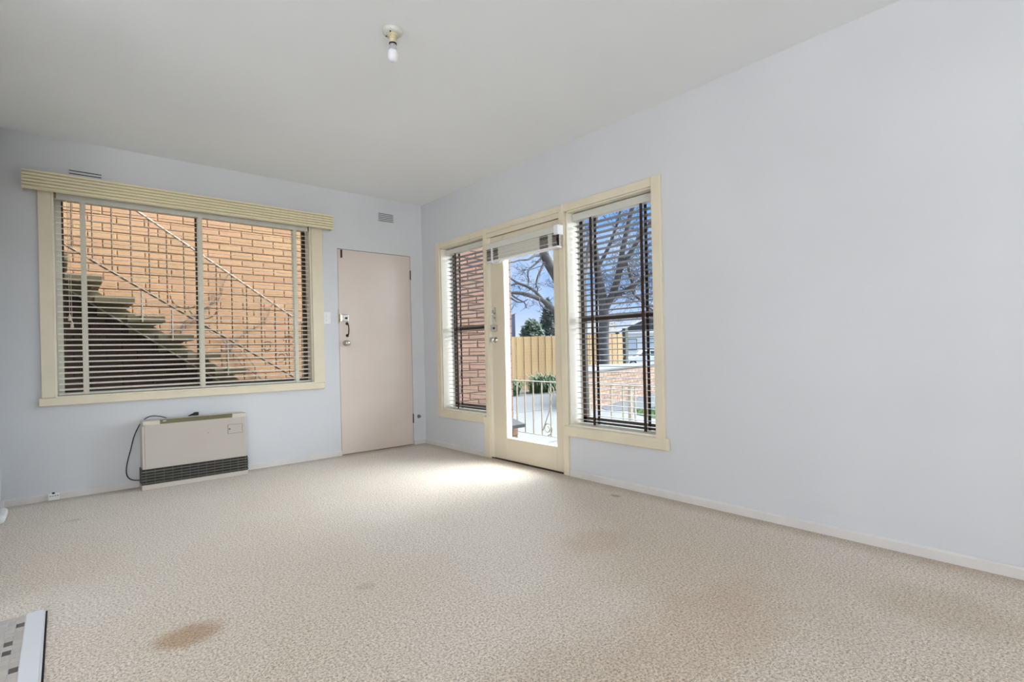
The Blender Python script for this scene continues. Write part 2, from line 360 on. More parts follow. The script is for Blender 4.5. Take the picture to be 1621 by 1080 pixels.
tag(b.build('wall_rear', M_WALL), 'rear wall with a wide window behind the camera', 'wall', kind=ST)

# skirtings
SK = [(0, 0), (0, .05), (-.008, .05), (-.016, .042), (-.016, 0)]
b = MB().prism([(q[0], q[1]) for q in SK], 'x', XL, DX0).prism([(q[0], q[1]) for q in SK], 'x', DX1, 0)
tag(b.build('baseboard_back', M_SKIRT), 'low off-white skirting along the heater wall', 'skirting', kind=ST)
b = MB().prism([(q[0], q[1]) for q in SK], 'y', -.016, -1.098).prism([(q[0], q[1]) for q in SK], 'y', -2.19, YR)
tag(b.build('baseboard_right', M_SKIRT), 'low off-white skirting along the glazed door wall', 'skirting', kind=ST)
b = MB().box(XL, XL+.016, -.016, -.27, 0, .05)
tag(b.build('baseboard_left', M_SKIRT), 'short white skirting end in the far left corner', 'skirting', kind=ST)
b = MB().box(XL, XL+.05, -.27, -.52, 0, .055, c=.02)
tag(b.build('trim_1', M_PLAST), 'rounded white block on the carpet at the left edge', 'trim', kind=ST)

# mosaic floor at the kitchen threshold (bottom left)
mf = empty('tiled_floor', (-3.14, -2.22, 0)); tag(mf, 'grey mosaic tile floor with dark inset tiles, bottom left corner', 'tiled floor', kind=ST)
b = MB().box(XK, -3.085, YR, -2.216, -.10, 0.0080); b.build('grout_bed', M_GROUT, mf)
tm = MB().box(-.0114, .0114, -.0182, .0182, -.002, .0052).mesh('tile', M_TILE); tmd = MB().box(-.0114, .0114, -.0182, .0182, -.002, .0052).mesh('tile_dark', M_TILED)
rr = random.Random(3); dark = {(0, 2), (1, 6), (1, 8), (3, 3), (0, 12), (2, 12), (4, 7), (3, 14), (1, 17), (5, 10), (0, 20), (4, 1)}
rest = MB()
for cc in range(50):
    for k in range(66):
        x_, y_ = -3.154-.0245*cc, -2.236-.038*k
        if cc < 7 and k < 36:
            inst('tile', tmd if (cc, k) in dark else tm, mf, (x_, y_, .004))
        elif rr.random() > .05: rest.box(x_-.0114, x_+.0114, y_-.0182, y_+.0182, .002, .0092)
tag(rest.build('tile_field', M_TILE, mf), kind='stuff')
b = MB().box(-3.085, -3.079, -2.208, -5.4, -.002, .0015).box(-4.2, -3.079, -2.214, -2.208, -.002, .0015)  # flat black strip standing in for the shadow at the carpet edge
tag(b.build('trim_3', M_BLACK), 'thin black strip as painted carpet-edge shadow around the white edging', 'gap', kind=ST)
b = MB().prism([(-3.142, 0), (-3.138, .012), (-3.092, .012), (-3.085, 0)], 'y', -2.214, -5.4)
tag(b.build('trim_2', M_THRESH), 'flat white edging strip between carpet and mosaic tiles', 'edging strip', kind=ST)

# ================================================================== WINDOW 1 (back wall)
w1 = empty('window_1', (-2.13, 0, .735)); tag(w1, 'wide cream-framed window above the heater looking onto orange brick', 'window', kind=ST)
B(-3.135, WX0, -.02, 0, .733, 2.26, c=.004).build('architrave', M_CREAM, w1)
B(WX1, -1.108, -.02, 0, .733, 2.26, c=.004).build('architrave', M_CREAM, w1)
B(-3.135, -1.108, -.02, 0, 2.25, 2.32, c=.004).build('architrave', M_CREAM, w1)
B(-3.150, -1.118, -.035, 0, .674, .733, c=.006).build('sill', M_CREAM, w1)
B(WX0, WX1, -.03, T, .725, .742).build('sill_board', M_CREAM, w1)
B(WX0, WX0+.012, 0, T, .742, WZ1).build('jamb', M_CREAM2, w1)
B(WX1-.012, WX1, 0, T, .742, WZ1).build('jamb', M_CREAM2, w1)
B(WX0, WX1, 0, T, WZ1-.012, WZ1).build('jamb', M_CREAM2, w1)
fr = MB().box(WX0+.012, -3.008, .10, .135, .742, WZ1-.012)
fr.build('frame_stile', M_RAIL, w1)
s = MB().box(-3.008, -2.996, .105, .135, .742, 2.2).box(-2.148, -2.120, .105, .135, .742, 2.2).box(-1.262, -1.227, .105, .135, .742, 2.2)
s.box(-3.0, -1.23, .105, .135, 2.19, 2.238).box(-3.0, -1.23, .105, .135, .742, .79)
s.build('sash', M_DARK, w1)
B(-2.996, -2.148, .118, .122, .79, 2.19).build('glass_pane', M_GLASS, w1)
B(-2.120, -1.262, .118, .122, .79, 2.19).build('glass_pane', M_GLASS, w1)

# pelmet
pv = empty('window_pelmet', (-2.13, 0, 2.2)); tag(pv, 'long ribbed cream pelmet box over the wide brick-view window', 'pelmet')
pz0, pz1 = 2.200, 2.338
prof = [(0, pz1), (0, pz1-.012), (-.085, pz1-.012), (-.085, pz0)]
n = 6; hh = (pz1-pz0)/n
outer = []
for i in range(n):
    z = pz0+hh*i
    outer += [(-.086, z+.0020), (-.101, z+.0060), (-.103, z+hh*.5), (-.101, z+hh-.0050), (-.086, z+hh-.0015)]
b = MB().prism(prof+[( -.086, pz0)]+outer+[(-.085, pz1)], 'x', -3.205, -1.036); b.build('ribbed_fascia', M_VAL, pv)
for xe, s in ((-3.212, 1), (-1.036, 1)):
    q = []
    for i in range(n):
        z = pz0+hh*i; q += [(-.09, z+.0015), (-.100, z+.006), (-.102, z+hh*.5), (-.100, z+hh-.005), (-.09, z+hh-.001)]
    MB().prism([(0, pz1-.002), (0, pz0+.004)]+q, 'x', xe, xe+.008).build('end_cap', M_VAL, pv)

# ================================================================== BLINDS
def blind(name, label, axis, u0, u1, d, ztop, zbot, pitch, tapes, tilt, msl, mtape, tw, rail_h=.055, cords=(), hand=1):
    """axis 'x': u is x and depth is +y ; axis 'y': u is y and depth is +x. d = depth of the slat centre line"""
    def P(u, v, z): return (u, v, z) if axis == 'x' else (v, u, z)
    root = empty(name, P((u0+u1)/2, d, zbot)); tag(root, label, 'blind', group=None)
    def bx(m, ua, ub, va, vb, za, zb, c=0):
        a = P(ua, va, za); e = P(ub, vb, zb); return m.box(a[0], e[0], a[1], e[1], a[2], e[2], c=c)
    bx(MB(), u0, u1, d-.03, d+.028, ztop-rail_h, ztop, .003).build('headrail', M_RAIL, root)
    bb = MB(); bx(bb, u0+.002, u1-.002, d-.027, d+.027, zbot, zbot+.016, .004); bb.build('bottom_rail', M_RAIL, root)
    L_ = abs(u1-u0)-.012; W = .05; t = .0016
    sec = [(-W/2, 0), (-W/4, .0032), (0, .0045), (W/4, .0032), (W/2, 0)]
    ca, sa = cos(tilt), sin(tilt); m = MB()
    top = [(v*ca-z*sa, v*sa+z*ca) for v, z in sec]; bot = [(v*ca-(z-t)*sa, v*sa+(z-t)*ca) for v, z in sec]
    poly = top+bot[::-1]
    if axis == 'x': m.prism(poly, 'x', -L_/2, L_/2)
    else: m.prism(poly, 'y', -L_/2, L_/2)
    me = m.mesh('slat', msl)
    z = zbot+.016+pitch*.6; k = 0
    while z < ztop-rail_h-.012:
        inst('slat', me, root, P((u0+u1)/2, d, z)); z += pitch; k += 1
    for ut in tapes:
        for sgn in (-1, 1):
            v = d+sgn*(W/2*ca+.0015)
            m = MB(); bx(m, ut-tw/2, ut+tw/2, v-.0006, v+.0006, zbot+.010, ztop-rail_h+.004); m.build('ladder_tape', mtape, root)
        m = MB(); m.tube([P(ut, d, zbot+.01), P(ut, d, ztop-.03)], .0012, 5); m.build('lift_cord', M_CORD, root)
        m = MB(); bx(m, ut-.012, ut+.012, d-.031, d-.026, zbot-.001, zbot+.014, .002); m.build('tape_clip', M_BRASS if mtape is M_TAPED else M_CORD, root)
    return root
bl = blind('venetian_blind', 'wide cream venetian blind with three cloth tapes over the brick view', 'x', -3.045, -1.228, .045, 2.238, .745, .0408,
           [-2.886, -2.126, -1.355], R(11), M_SLAT, M_TAPE, .033, rail_h=.062)
# pull cords with tassels
m = MB(); m.tube([(-2.975, .012, 2.18), (-2.974, .010, 1.70), (-2.972, .010, 1.335)], .0016, 6); m.build('pull_cord', M_CORD, bl)
m = MB(); m.tube([(-2.966, .010, 2.18), (-2.962, .009, 1.70), (-2.960, .008, 1.285)], .0016, 6); m.build('pull_cord', M_CORD, bl)
MB().lathe([(.003, 0), (.006, -.01), (.009, -.03), (.011, -.05), (.003, -.052)], (-2.972, .010, 1.34), seg=12).build('tassel', M_CORD, bl, smooth=True)
MB().lathe([(.003, 0), (.006, -.01), (.009, -.03), (.011, -.05), (.003, -.052)], (-2.960, .008, 1.29), seg=12).build('tassel', M_CORD, bl, smooth=True)
loop = [(-1.262, .012, 2.18), (-1.262, .010, 1.60), (-1.268, .010, 1.47)]+[(-1.252+.016*cos(a), .010, 1.45+.03*sin(a)) for a in [pi+.3*i for i in range(0, 11)]]+[(-1.240, .010, 1.52), (-1.246, .010, 1.62), (-1.258, .011, 2.18)]
MB().tube(loop, .0016, 6).build('tilt_cord', M_CORD, bl)
B(-3.052, -3.034, .008, .075, 2.178, 2.243, c=.002).build('bracket', M_BRASS, bl)
B(-1.236, -1.219, .008, .075, 2.178, 2.243, c=.002).build('bracket', M_BRASS, bl)

# ================================================================== DOOR 1 (back wall, painted slab)
d1 = empty('door_1', (-.955, 0, 0)); tag(d1, 'closed flush pinkish-beige door in the corner beside the wide window', 'door', kind=ST)
B(DX0+.004, DX1-.004, .001, .038, .006, DZ-.004, c=.002).build('leaf', M_DOORP, d1)
B(DX0, DX1, .045, T, 0, DZ).build('door_stop_lining', M_DARK, d1)
lk = B(DX0+.006, DX0+.016, -.030, .004, 1.318, 1.398, c=.002).build('rim_lock', M_CHROME, d1)
B(DX0+.018, DX0+.092, -.026, .002, 1.324, 1.392, c=.005).build('lock_body', M_CHROME, lk)
MB().lathe([(.011, 0), (.011, .008), (.004, .012)], (DX0+.066, -.026, 1.356), (0, -1, 0), 16).build('cylinder', M_BRONZE, lk, smooth=False)
hd = MB().tube([(-.872, -.004, 1.300), (-.871, -.028, 1.288), (-.869, -.032, 1.245), (-.871, -.028, 1.198), (-.873, -.004, 1.186)], .0055, 8).build('pull_handle', M_BRONZE, d1, smooth=True)
for zz in (1.302, 1.184):
    MB().lathe([(.016, 0), (.016, .003), (.008, .007)], (-.873, .001, zz), (0, -1, 0), 10).build('handle_plate', M_BRONZE, hd)
MB().lathe([(.028, 0), (.028, .004), (.012, .008), (.011, .028), (.024, .036), (.029, .050), (.026, .064), (.012, .070)], (-.893, .001, 1.108), (0, -1, 0), 20).build('knob', M_CHROME, d1, smooth=True)
B(-.925, -.910, -.010, .002, 1.955, 2.035, c=.002).build('top_bolt', M_BRONZE, d1)
for zz in (1.84, .285):
    h = MB().tube([(DX1-.004, -.006, zz-.05), (DX1-.004, -.006, zz+.05)], .006, 8)
    h.build('hinge', M_BRONZE, d1)
b = B(DX0-.004, DX0+.002, -.003, .03, 1.30, 1.45).build('strike_plate', M_BRASS, d1)

# ================================================================== COMPOSITE WINDOW WALL (right)
PR = -.02   # architrave proud of the wall
w2 = empty('window_2', (0, -.75, .4)); tag(w2, 'narrow sidelight window left of the glazed door', 'window', kind=ST)
w3 = empty('window_3', (0, -2.6, .4)); tag(w3, 'tall sidelight window right of the glazed door', 'window', kind=ST)
d2 = empty('door_2', (0, -1.68, 0)); tag(d2, 'cream timber glazed door standing between two sidelight windows', 'door', kind=ST)
def sidelight(root, ya, yb, left_arch, right_arch):
    # ya > yb. lining
    B(0, T+.02, ya, ya-.012, ZS, ZT).build('jamb', M_CREAM2, root)
    B(0, T+.02, yb, yb+.012, ZS, ZT).build('jamb', M_CREAM2, root)
    B(0, T+.02, ya, yb, ZT-.012, ZT).build('jamb', M_CREAM2, root)
    B(-.012, T+.03, ya, yb, ZS-.004, ZS+.012, c=.003).build('sill_board', M_CREAM2, root)
    a0, a1, zz = ya-.012, yb+.012, ZS+.012
    fr = MB().box(.145, .175, a0, a0-.035, zz, ZT-.012).box(.145, .175, a1+.035, a1, zz, ZT-.012).box(.145, .175, a0, a1, ZT-.05, ZT-.012).box(.145, .175, a0, a1, zz, zz+.045)
    fr.build('sash', M_DARK, root)
    B(.140, .185, a0-.03, a1+.03, 1.222, 1.264).build('meeting_rail', M_DARK, root)
    B(.158, .162, a0-.035, a1+.035, zz+.045, 1.222).build('glass_pane', M_GLASS, root)
    B(.158, .162, a0-.035, a1+.035, 1.264, ZT-.05).build('glass_pane', M_GLASS, root)
sidelight(w2, YA, YB, 1, 0); sidelight(w3, YC-.05, YD, 0, 1)
# architraves
B(PR, 0, -.30, YA, ZS-.085, 2.147, c=.004).build('architrave', M_CREAM, w2)
B(PR+.002, 0, YA, -1.155, ZT-.004, 2.147, c=.004).build('architrave', M_CREAM, w2)
B(PR-.006, 0, -.30, -1.10, ZS-.085, ZS-.002, c=.006).build('sill', M_CREAM, w2)
B(PR-.010, 0, YD, -3.068, ZS-.02, 2.150, c=.004).build('architrave', M_CREAM, w3)
B(PR+.002, 0, -2.172, YD, ZT-.004, 2.147, c=.004).build('architrave', M_CREAM, w3)
B(PR-.014, 0, -2.14, -3.095, ZS-.085, ZS-.002, c=.010).build('sill', M_CREAM, w3)
# door frame
fr = B(PR, .03, -1.098, -1.182, 0, ZS-.02, c=.004).build('door_jamb', M_CREAM, d2)
B(PR-.002, .03, -1.132, -1.182, ZS-.02, 2.10, c=.004).build('door_jamb', M_CREAM, d2)
B(.0, T, -1.182, -1.222, 0, 2.10, c=.002).build('door_stop', M_CREAM2, d2)
B(PR-.002, .06, -2.128, -2.185, 0, 2.10, c=.004).build('door_jamb', M_CREAM, d2)
B(PR+.001, .0, -1.155, -2.172, 2.094, 2.147, c=.004).build('head_architrave', M_CREAM, d2)
B(PR-.004, 0.01, -2.158, -2.172, 2.09, 2.152, c=.002).build('head_joint_block', M_CREAM2, d2)
B(-.012, T, -1.182, -2.128, 2.052, 2.096, c=.003).build('door_head', M_CREAM, d2)
B(-.002, T, -1.182, -2.128, -.004, .010).build('threshold', M_DARK, d2)
# leaf: stiles and rails in one timber frame, glass sits in the outer half
LY0, LY1, GY0, GY1, GZ0, GZ1 = -1.228, -2.122, -1.405, -2.045, .208, 1.95
lf = empty('leaf', (0, -1.68, 0)); lf.parent = d2; lf.location = (0, 0, 0)
B(-.005, .055, LY0, GY0, .014, 2.046, c=.003).build('stile', M_DOORC, lf)
B(-.005, .055, GY1, LY1, .014, 2.046, c=.003).build('stile', M_DOORC, lf)
B(-.004, .055, GY0, GY1, .014, GZ0, c=.003).build('rail', M_DOORC, lf)
B(-.004, .055, GY0, GY1, GZ1, 2.046, c=.003).build('rail', M_DOORC, lf)
fr = MB().box(.0, .055, GY0, GY0-.006, GZ0, GZ1).box(.0, .055, GY0, GY1, GZ0, GZ0+.004)
fr.build('glazing_bead', M_PLAST, lf)
B(.046, .050, GY0, GY1, GZ0, GZ1).build('glass_pane', M_GLASS, lf)
# door 2 furniture
sn = B(-.014, -.004, -1.268, -1.292, 1.268, 1.398, c=.004).build('latch_plate', M_CHROME, d2)
MB().tube([(-.016, -1.28, 1.30), (-.036, -1.28, 1.32), (-.036, -1.282, 1.375)], .005, 8).build('latch_lever', M_CHROME, sn, smooth=True)
MB().tube([(-.016, -1.262, 1.345), (-.03, -1.262, 1.345)], .008, 8).build('latch_bolt', M_CHROME, sn)
rl = B(-.034, -.004, -1.236, -1.312, 1.175, 1.240, c=.006).build('rim_lock', M_CHROME, d2)
MB().lathe([(.010, 0), (.010, .006), (.004, .010)], (-.034, -1.290, 1.207), (-1, 0, 0), 12).build('cylinder', M_BRONZE, rl)
MB().lathe([(.026, 0), (.026, .004), (.010, .008), (.010, .026), (.022, .034), (.026, .046), (.022, .058), (.01, .062)], (-.004, -1.282, 1.10), (-1, 0, 0), 18).build('knob', M_CHROME, d2, smooth=True)
for zz in (1.85, 1.02, .22):
    MB().tube([(-.010, LY1-.004, zz-.045), (-.010, LY1-.004, zz+.045)], .005, 8).build('hinge', M_CREAM, d2)

# blinds on that wall
blind('venetian_blind', 'lowered narrow venetian blind with brown tapes left of the glazed door', 'y', -1.118, -.390, .082, 2.068, .400, .0425,
      [-.565, -1.045], R(-6), M_SLATG, M_TAPED, .022, rail_h=.052)
blind('venetian_blind', 'lowered venetian blind with brown tapes right of the glazed door', 'y', -2.978, -2.212, .082, 2.070, .400, .0425,
      [-2.395, -2.860], R(-6), M_SLATG, M_TAPED, .024, rail_h=.056)
rb = empty('venetian_blind', (-.055, -1.73, 1.80)); tag(rb, 'raised white venetian blind bunched up at the top of the glazed door', 'blind')
y0, y1 = -1.272, -2.176
B(-.088, -.030, y0, y1, 1.918, 1.975, c=.004).build('headrail', M_RAIL, rb)
B(-.094, -.030, y1+.035, y1-.014, 1.900, 1.980, c=.006).build('end_bracket', M_PLAST, rb)
B(-.084, -.030, y0-.006, y1+.004, 1.800, 1.818, c=.004).build('bottom_rail', M_PLAST, rb)
sm = MB().prism([(-.025, 0), (0, .0016), (.025, 0), (.025, -.0020), (0, -.0004), (-.025, -.0020)], 'y', -.44, .44).mesh('slat', M_SLAT)
for k in range(30):
    s = inst('slat', sm, rb, (-.057+.005*sin(k*2.1+.3*k*k), -1.726+.004*cos(k*1.7), 1.8205+k*.00325))
for ya, yb in ((y0-.008, y0-.075), (y0-.10, y0-.16), (y1+.20, y1+.11), (y1+.055, y1-.010)):
    m = MB()
    for k in range(10):
        zz = 1.815+k*.0104
        m.prism([(-.078, zz), (-.090-.004*(k % 2), zz+.005), (-.080, zz+.010), (-.076, zz+.010), (-.076, zz)], 'y', ya, yb)
    m.build('folded_tape', M_TAPED, rb)
B(-.096, -.086, y0-.076, y0-.098, 1.79, 1.925, c=.003).build('tape_strap', M_PLAST, rb)
pts = []
for k in range(46):
    a = k*.55; pts.append((-.088-.008*sin(a*1.3), y0-.13-.045*cos(a)-.0008*k, 1.795+.020*sin(a)+.004*sin(3*a)))
MB().tube(pts, .0028, 6).build('bundled_cord', M_PLAST, rb, smooth=True)

# ================================================================== FITTINGS
def vent(name, label, x0, x1, z0, z1, n):
    r = empty(name, ((x0+x1)/2, 0, z0)); tag(r, label, 'vent')
    B(x0, x1, -.004, 0, z0, z1, c=.001).build('plate', M_WALL, r)
    st = (z1-z0)/n
    for k in range(n):
        zc = z0+st*(k+.5)
        q = B(x0+.006, x1-.006, -.0052, -.001, zc-st*.17, zc+st*.17).build('slot', M_BLACK, r)
        MB().prism([(-.004, zc+st*.17), (-.011, zc+st*.02), (-.010, zc+st*.0), (-.004, zc+st*.12)], 'x', x0+.006, x1-.006).build('louvre', M_WALL, r)
    return r
vent('wall_vent', 'slotted wall vent above the beige corner door', -.517, -.338, 2.378, 2.470, 5)
vent('wall_vent', 'slotted wall vent half hidden above the ribbed pelmet', -2.965, -2.768, 2.322, 2.408, 4)

lf_ = empty('ceiling_light', (-1.745, -2.68, H)); tag(lf_, 'bare bulb in a batten holder on the ceiling', 'light')
O = (-1.745, -2.68, H)
MB().lathe([(.050, 0), (.051, -.006), (.047, -.018), (.036, -.024), (.022, -.026)], O, seg=28).build('ceiling_rose', M_RAIL, lf_, smooth=True)
MB().lathe([(.030, -.022), (.026, -.030), (.0185, -.034), (.0180, -.066), (.0165, -.068)], O, seg=24).build('lampholder', M_LAMPY, lf_, smooth=True)
MB().lathe([(.0190, -.0665), (.0192, -.0705), (.0165, -.072)], O, seg=24).build('holder_ring', M_BRONZE, lf_)
bb = MB().lathe([(.0160, -.071), (.0168, -.088), (.0200, -.098), (.0210, -.101)], O, seg=24).build('bulb_collar', M_BULBB, lf_, smooth=True)
MB().lathe([(.0210, -.101), (.0245, -.114), (.0262, -.128), (.0245, -.142), (.0185, -.153), (.0090, -.159), (.001, -.1605)], O, seg=24).build('bulb', M_BULB, lf_, smooth=True)
for a in (.6, 2.2, 3.9):
    MB().lathe([(.004, 0), (.004, -.003), (.001, -.004)], (O[0]+.034*cos(a), O[1]+.034*sin(a), H-.0235), seg=8).build('screw', M_BRONZE, lf_)

sw = empty('light_switch', (-1.077, 0, 1.352)); tag(sw, 'white double light switch on the wall beside the beige door', 'switch')
B(-1.113, -1.041, -.010, 0, 1.293, 1.412, c=.004).build('plate', M_PLAST, sw)
for zz in (1.372, 1.335):
    B(-1.084, -1.070, -.014, -.009, zz-.011, zz+.011, c=.002).build('rocker', M_PLAST, sw)

so = empty('phone_socket', (-3.082, -.016, 0)); tag(so, 'small white phone socket on the skirting left of the heater', 'socket')
B(-3.112, -3.050, -.042, -.012, .002, .052, c=.006).build('case', M_PLAST, so)
for k in range(4):
    B(-3.103+k*.0135, -3.095+k*.0135, -.0430, -.040, .033, .037).build('contact', M_BLACK, so)
MB().lathe([(.009, 0), (.008, .006), (.003, .010)], (-3.082, -.034, .050), (0, -.3, 1), 12).build('knockout', M_CABLE, so)

ds = MB().lathe([(.020, 0), (.020, .004), (.015, .010), (.014, .026), (.008, .030)], (-.083, 0, .300), (0, -1, 0), 18)
tag(ds.build('door_bumper', M_RUBBER, smooth=True), 'round grey rubber bumper low on the wall beside the beige door', 'bumper')

# heater
ht = empty('gas_heater', (-2.21, -.10, 0)); tag(ht, 'taupe wall heater with black louvred outlet below the wide window', 'heater')
hx0, hx1 = -2.576, -1.850
B(hx0+.014, hx1-.004, -.180, -.028, .150, .496, c=.008).build('body', M_HEAT, ht)
B(hx0+.006, hx1-.001, -.182, -.026, .486, .522, c=.007).build('top_cap', M_HEATL, ht)
cs = B(-2.458, -1.957, -.1855, -.150, .493, .5245, c=.002).build('control_strip', M_OLIVE, ht)
B(-2.440, -2.418, -.187, -.184, .512, .5165).build('badge', M_PLAST, cs)
B(-2.330, -2.326, -.1862, -.184, .494, .523).build('seam', M_GRILLB, cs)
B(hx0-.006, hx1+.004, -.195, -.028, .0, .040, c=.006).build('plinth', M_HEATP, ht)
B(hx0-.004, hx1+.002, -.188, -.028, .036, .156).build('outlet_box', M_GRILLE, ht)
gm = MB().prism([(-.010, 0), (.004, .005), (.004, .008), (-.010, .0035)], 'x', hx0-.005+2.213, hx1+.004+2.213).mesh('louvre', M_GRILLB)
for k in range(5):
    inst('louvre', gm, ht, (-2.213, -.192, .050+k*.0215))
for k in range(13):
    xx = hx0+.02+k*.0575
    B(xx, xx+.003, -.191, -.186, .04, .152).build('outlet_bar', M_GRILLB, ht)
ad = empty('access_door', (0, 0, 0)); ad.parent = ht; ad.location = (0, 0, 0)
ln = MB()
ln.box(-1.993, -1.882, -.1815, -.178, .359, .4345)
ln.build('door_gap', M_GRILLB, ad)
B(-1.990, -1.885, -.1835, -.178, .3615, .432, c=.001).build('door_panel', M_HEAT, ad)
B(-1.984, -1.974, -.1855, -.181, .394, .404, c=.001).build('latch', M_GRILLE, ad)
MB().lathe([(.004, 0), (.003, .002)], (-2.135, -.1795, .385), (0, -1, 0), 8).build('screw_cap', M_GRILLB, ht)
B(hx0+.004, hx0+.016, -.176, -.03, .15, .486).build('side_panel', M_HEATP, ht)
cp = [(-2.395, -.05, .520), (-2.44, -.036, .538), (-2.50, -.026, .545), (-2.545, -.024, .520), (-2.580, -.024, .470), (-2.610, -.024, .395), (-2.632, -.024, .300), (-2.655, -.024, .200), (-2.662, -.024, .130), (-2.650, -.024, .085), (-2.620, -.026, .062), (-2.570, -.030, .052)]
sm_pts = []
for i in range(len(cp)-1):
    p0, p1, p2, p3 = [Vector(cp[max(0, min(len(cp)-1, i+j))]) for j in (-1, 0, 1, 2)]
    for s in range(5):
        t_ = s/5; sm_pts.append(.5*((2*p1)+(p2-p0)*t_+(2*p0-5*p1+4*p2-p3)*t_*t_+(3*p1-p0-3*p2+p3)*t_**3))
sm_pts.append(Vector(cp[-1]))
MB().tube(sm_pts, .0035, 8).build('power_cord', M_CABLE, ht, smooth=True)
MB().tube([(-2.250, -.045, .523), (-2.225, -.040, .530), (-2.205, -.034, .534)], [.004, .006, .010], 8).box(-2.208, -2.175, -.045, -.014, .523, .548, c=.004).build('plug', M_CABLE, ht)
B(hx0+.006, hx0+.03, -.184, -.180, .4905, .4925).build('cap_seam', M_GRILLB, ht)

# ================================================================== OUTSIDE: ground
b = MB().box(-3.6, 1.30, .14, 2.2, -.5, -.30)
tag(b.build('floor_alley', M_CONC), 'concrete ground in the alley under the outside stairs', 'ground', kind=ST)
b = MB().box(-.0, 1.30, -.15, -5.0, -.5, -.10).box(1.30, 1.34, -.1, -5.0, -.5, -.11)
tag(b.build('floor_porch', M_PORCH), 'pale concrete porch slab outside the glazed door', 'porch', kind=ST)
dr = empty('floor_driveway', (6, 2, -.35)); tag(dr, 'pale concrete driveway between porch and timber fence', 'driveway', kind=ST)
xs = [1.34, 4.2, 7.0, 9.8, 12.6, 16.0]; ys = [-9, -5.5, -2.6, .4, 3.4, 6.4, 8.4]
for i in range(5):
    for j in range(6):
        B(xs[i]+.006, xs[i+1]-.006, ys[j]+.006, ys[j+1]-.006, -.45, -.35+.002*((i*3+j) % 2)).build('concrete_slab', M_DRIVE, dr)
B(1.34, 16, -9, 8.4, -.5, -.362).build('joint_bed', M_ASPH, dr)
b = MB().box(-60, 120, -60, 120, -1.0, -.72)
tag(b.build('floor_street', M_ROAD), 'distant pale street surface beyond the fence', 'street', kind=ST)
b = MB().prism([(5.75, 2.10), (7.0, 1.05), (9.8, 2.6), (9.6, 3.80), (7.4, 3.12), (6.2, 2.75)], 'z', -.36, -.343)
tag(b.build('asphalt_strip', M_ASPH), 'grey asphalt wedge in front of the low brick retaining wall', 'path', kind=ST)
# lawn patch
lawn = [(5.3, .45), (6.1, .2), (7.2, .7), (7.0, 1.5), (6.1, 1.75), (5.65, 1.3)]
def inside(x, y, poly):
    c = False; j = len(poly)-1
    for i in range(len(poly)):
        if (poly[i][1] > y) != (poly[j][1] > y) and x < (poly[j][0]-poly[i][0])*(y-poly[i][1])/(poly[j][1]-poly[i][1])+poly[i][0]: c = not c
        j = i
    return c
rg = random.Random(5); m = MB().prism(lawn, 'z', -.36, -.335)
k = 0
while k < 2600:
    x, y = rg.uniform(5.2, 7.3), rg.uniform(.1, 1.9)
    if not inside(x, y, lawn): continue
    a = rg.uniform(0, 2*pi); h = rg.uniform(.03, .08); dx, dy = .006*cos(a), .006*sin(a); lx, ly = rg.uniform(-.03, .03), rg.uniform(-.03, .03)
    m.add([(x-dx, y-dy, -.34), (x+dx, y+dy, -.34), (x+lx, y+ly, -.34+h)], [(0, 1, 2)]); k += 1
tag(m.build('lawn', M_GRASS), 'small patch of green lawn beyond the porch railing', 'lawn', kind='stuff')

# ------------------------------------------------------------------ brickwork
BL, BH, BJ = .23, .076, .010
def brick_mesh(l, m, proud=.05):
    """local: length along +x centred, front face towards -y at -0.006"""
    c = .004; f = -.006; bk = f+proud; h = BH/2; x = l/2
    return MB().add([(-x, f+c, -h), (x, f+c, -h), (x, f+c, h), (-x, f+c, h), (-x+c, f, -h+c), (x-c, f, -h+c), (x-c, f, h-c), (-x+c, f, h-c), (-x, bk, -h), (x, bk, -h), (x, bk, h), (-x, bk, h)],
                    [(4, 5, 6, 7), (0, 1, 5, 4), (1, 2, 6, 5), (2, 3, 7, 6), (3, 0, 4, 7), (0, 8, 9, 1), (1, 9, 10, 2), (2, 10, 11, 3), (3, 11, 8, 0), (8, 11, 10, 9)]).mesh('brick', m)
def brick_face(root, p0, p1, z0, z1, m, keep=None, stuff=None, mstuff=None):
    """bricks on the face running p0->p1 (outward normal to the right of that direction)"""
    p0, p1 = Vector((*p0, 0)), Vector((*p1, 0)); ln = (p1-p0).length; d = (p1-p0)/ln; ang = math.atan2(d.y, d.x)
    cache = {}; rows = int((z1-z0)/(BH+BJ)); cnt = 0
    sb = MB()
    for r in range(rows):
        z = z0+(r+.5)*(BH+BJ); u = 0.0 if r % 2 == 0 else -(BL+BJ)/2
        while u < ln-.01:
            a, e = max(u, 0), min(u+BL, ln)
            if e-a > .03:
                c = p0+d*((a+e)/2); l = round(e-a, 3)
                jit = ((r*7+int(u*40)*13) % 5-2)*.0008
                if keep is None or keep((a+e)/2, z):
                    if l not in cache: cache[l] = brick_mesh(l, m)
                    nrm = Vector((d.y, -d.x, 0))
                    q = c+nrm*jit
                    inst('brick', cache[l], root, (q.x, q.y, z), ang); cnt += 1
                else:
                    me = brick_mesh(l, m); vs = [(Matrix.Rotation(ang, 3, 'Z') @ q.co)+Vector((c.x, c.y, z)) for q in me.vertices]
                    sb.add(vs, [tuple(f.vertices) for f in me.polygons]); bpy.data.meshes.remove(me)
            u += BL+BJ
    if sb.v: tag(sb.build('brickwork', mstuff or m, root), kind='stuff')
    return cnt

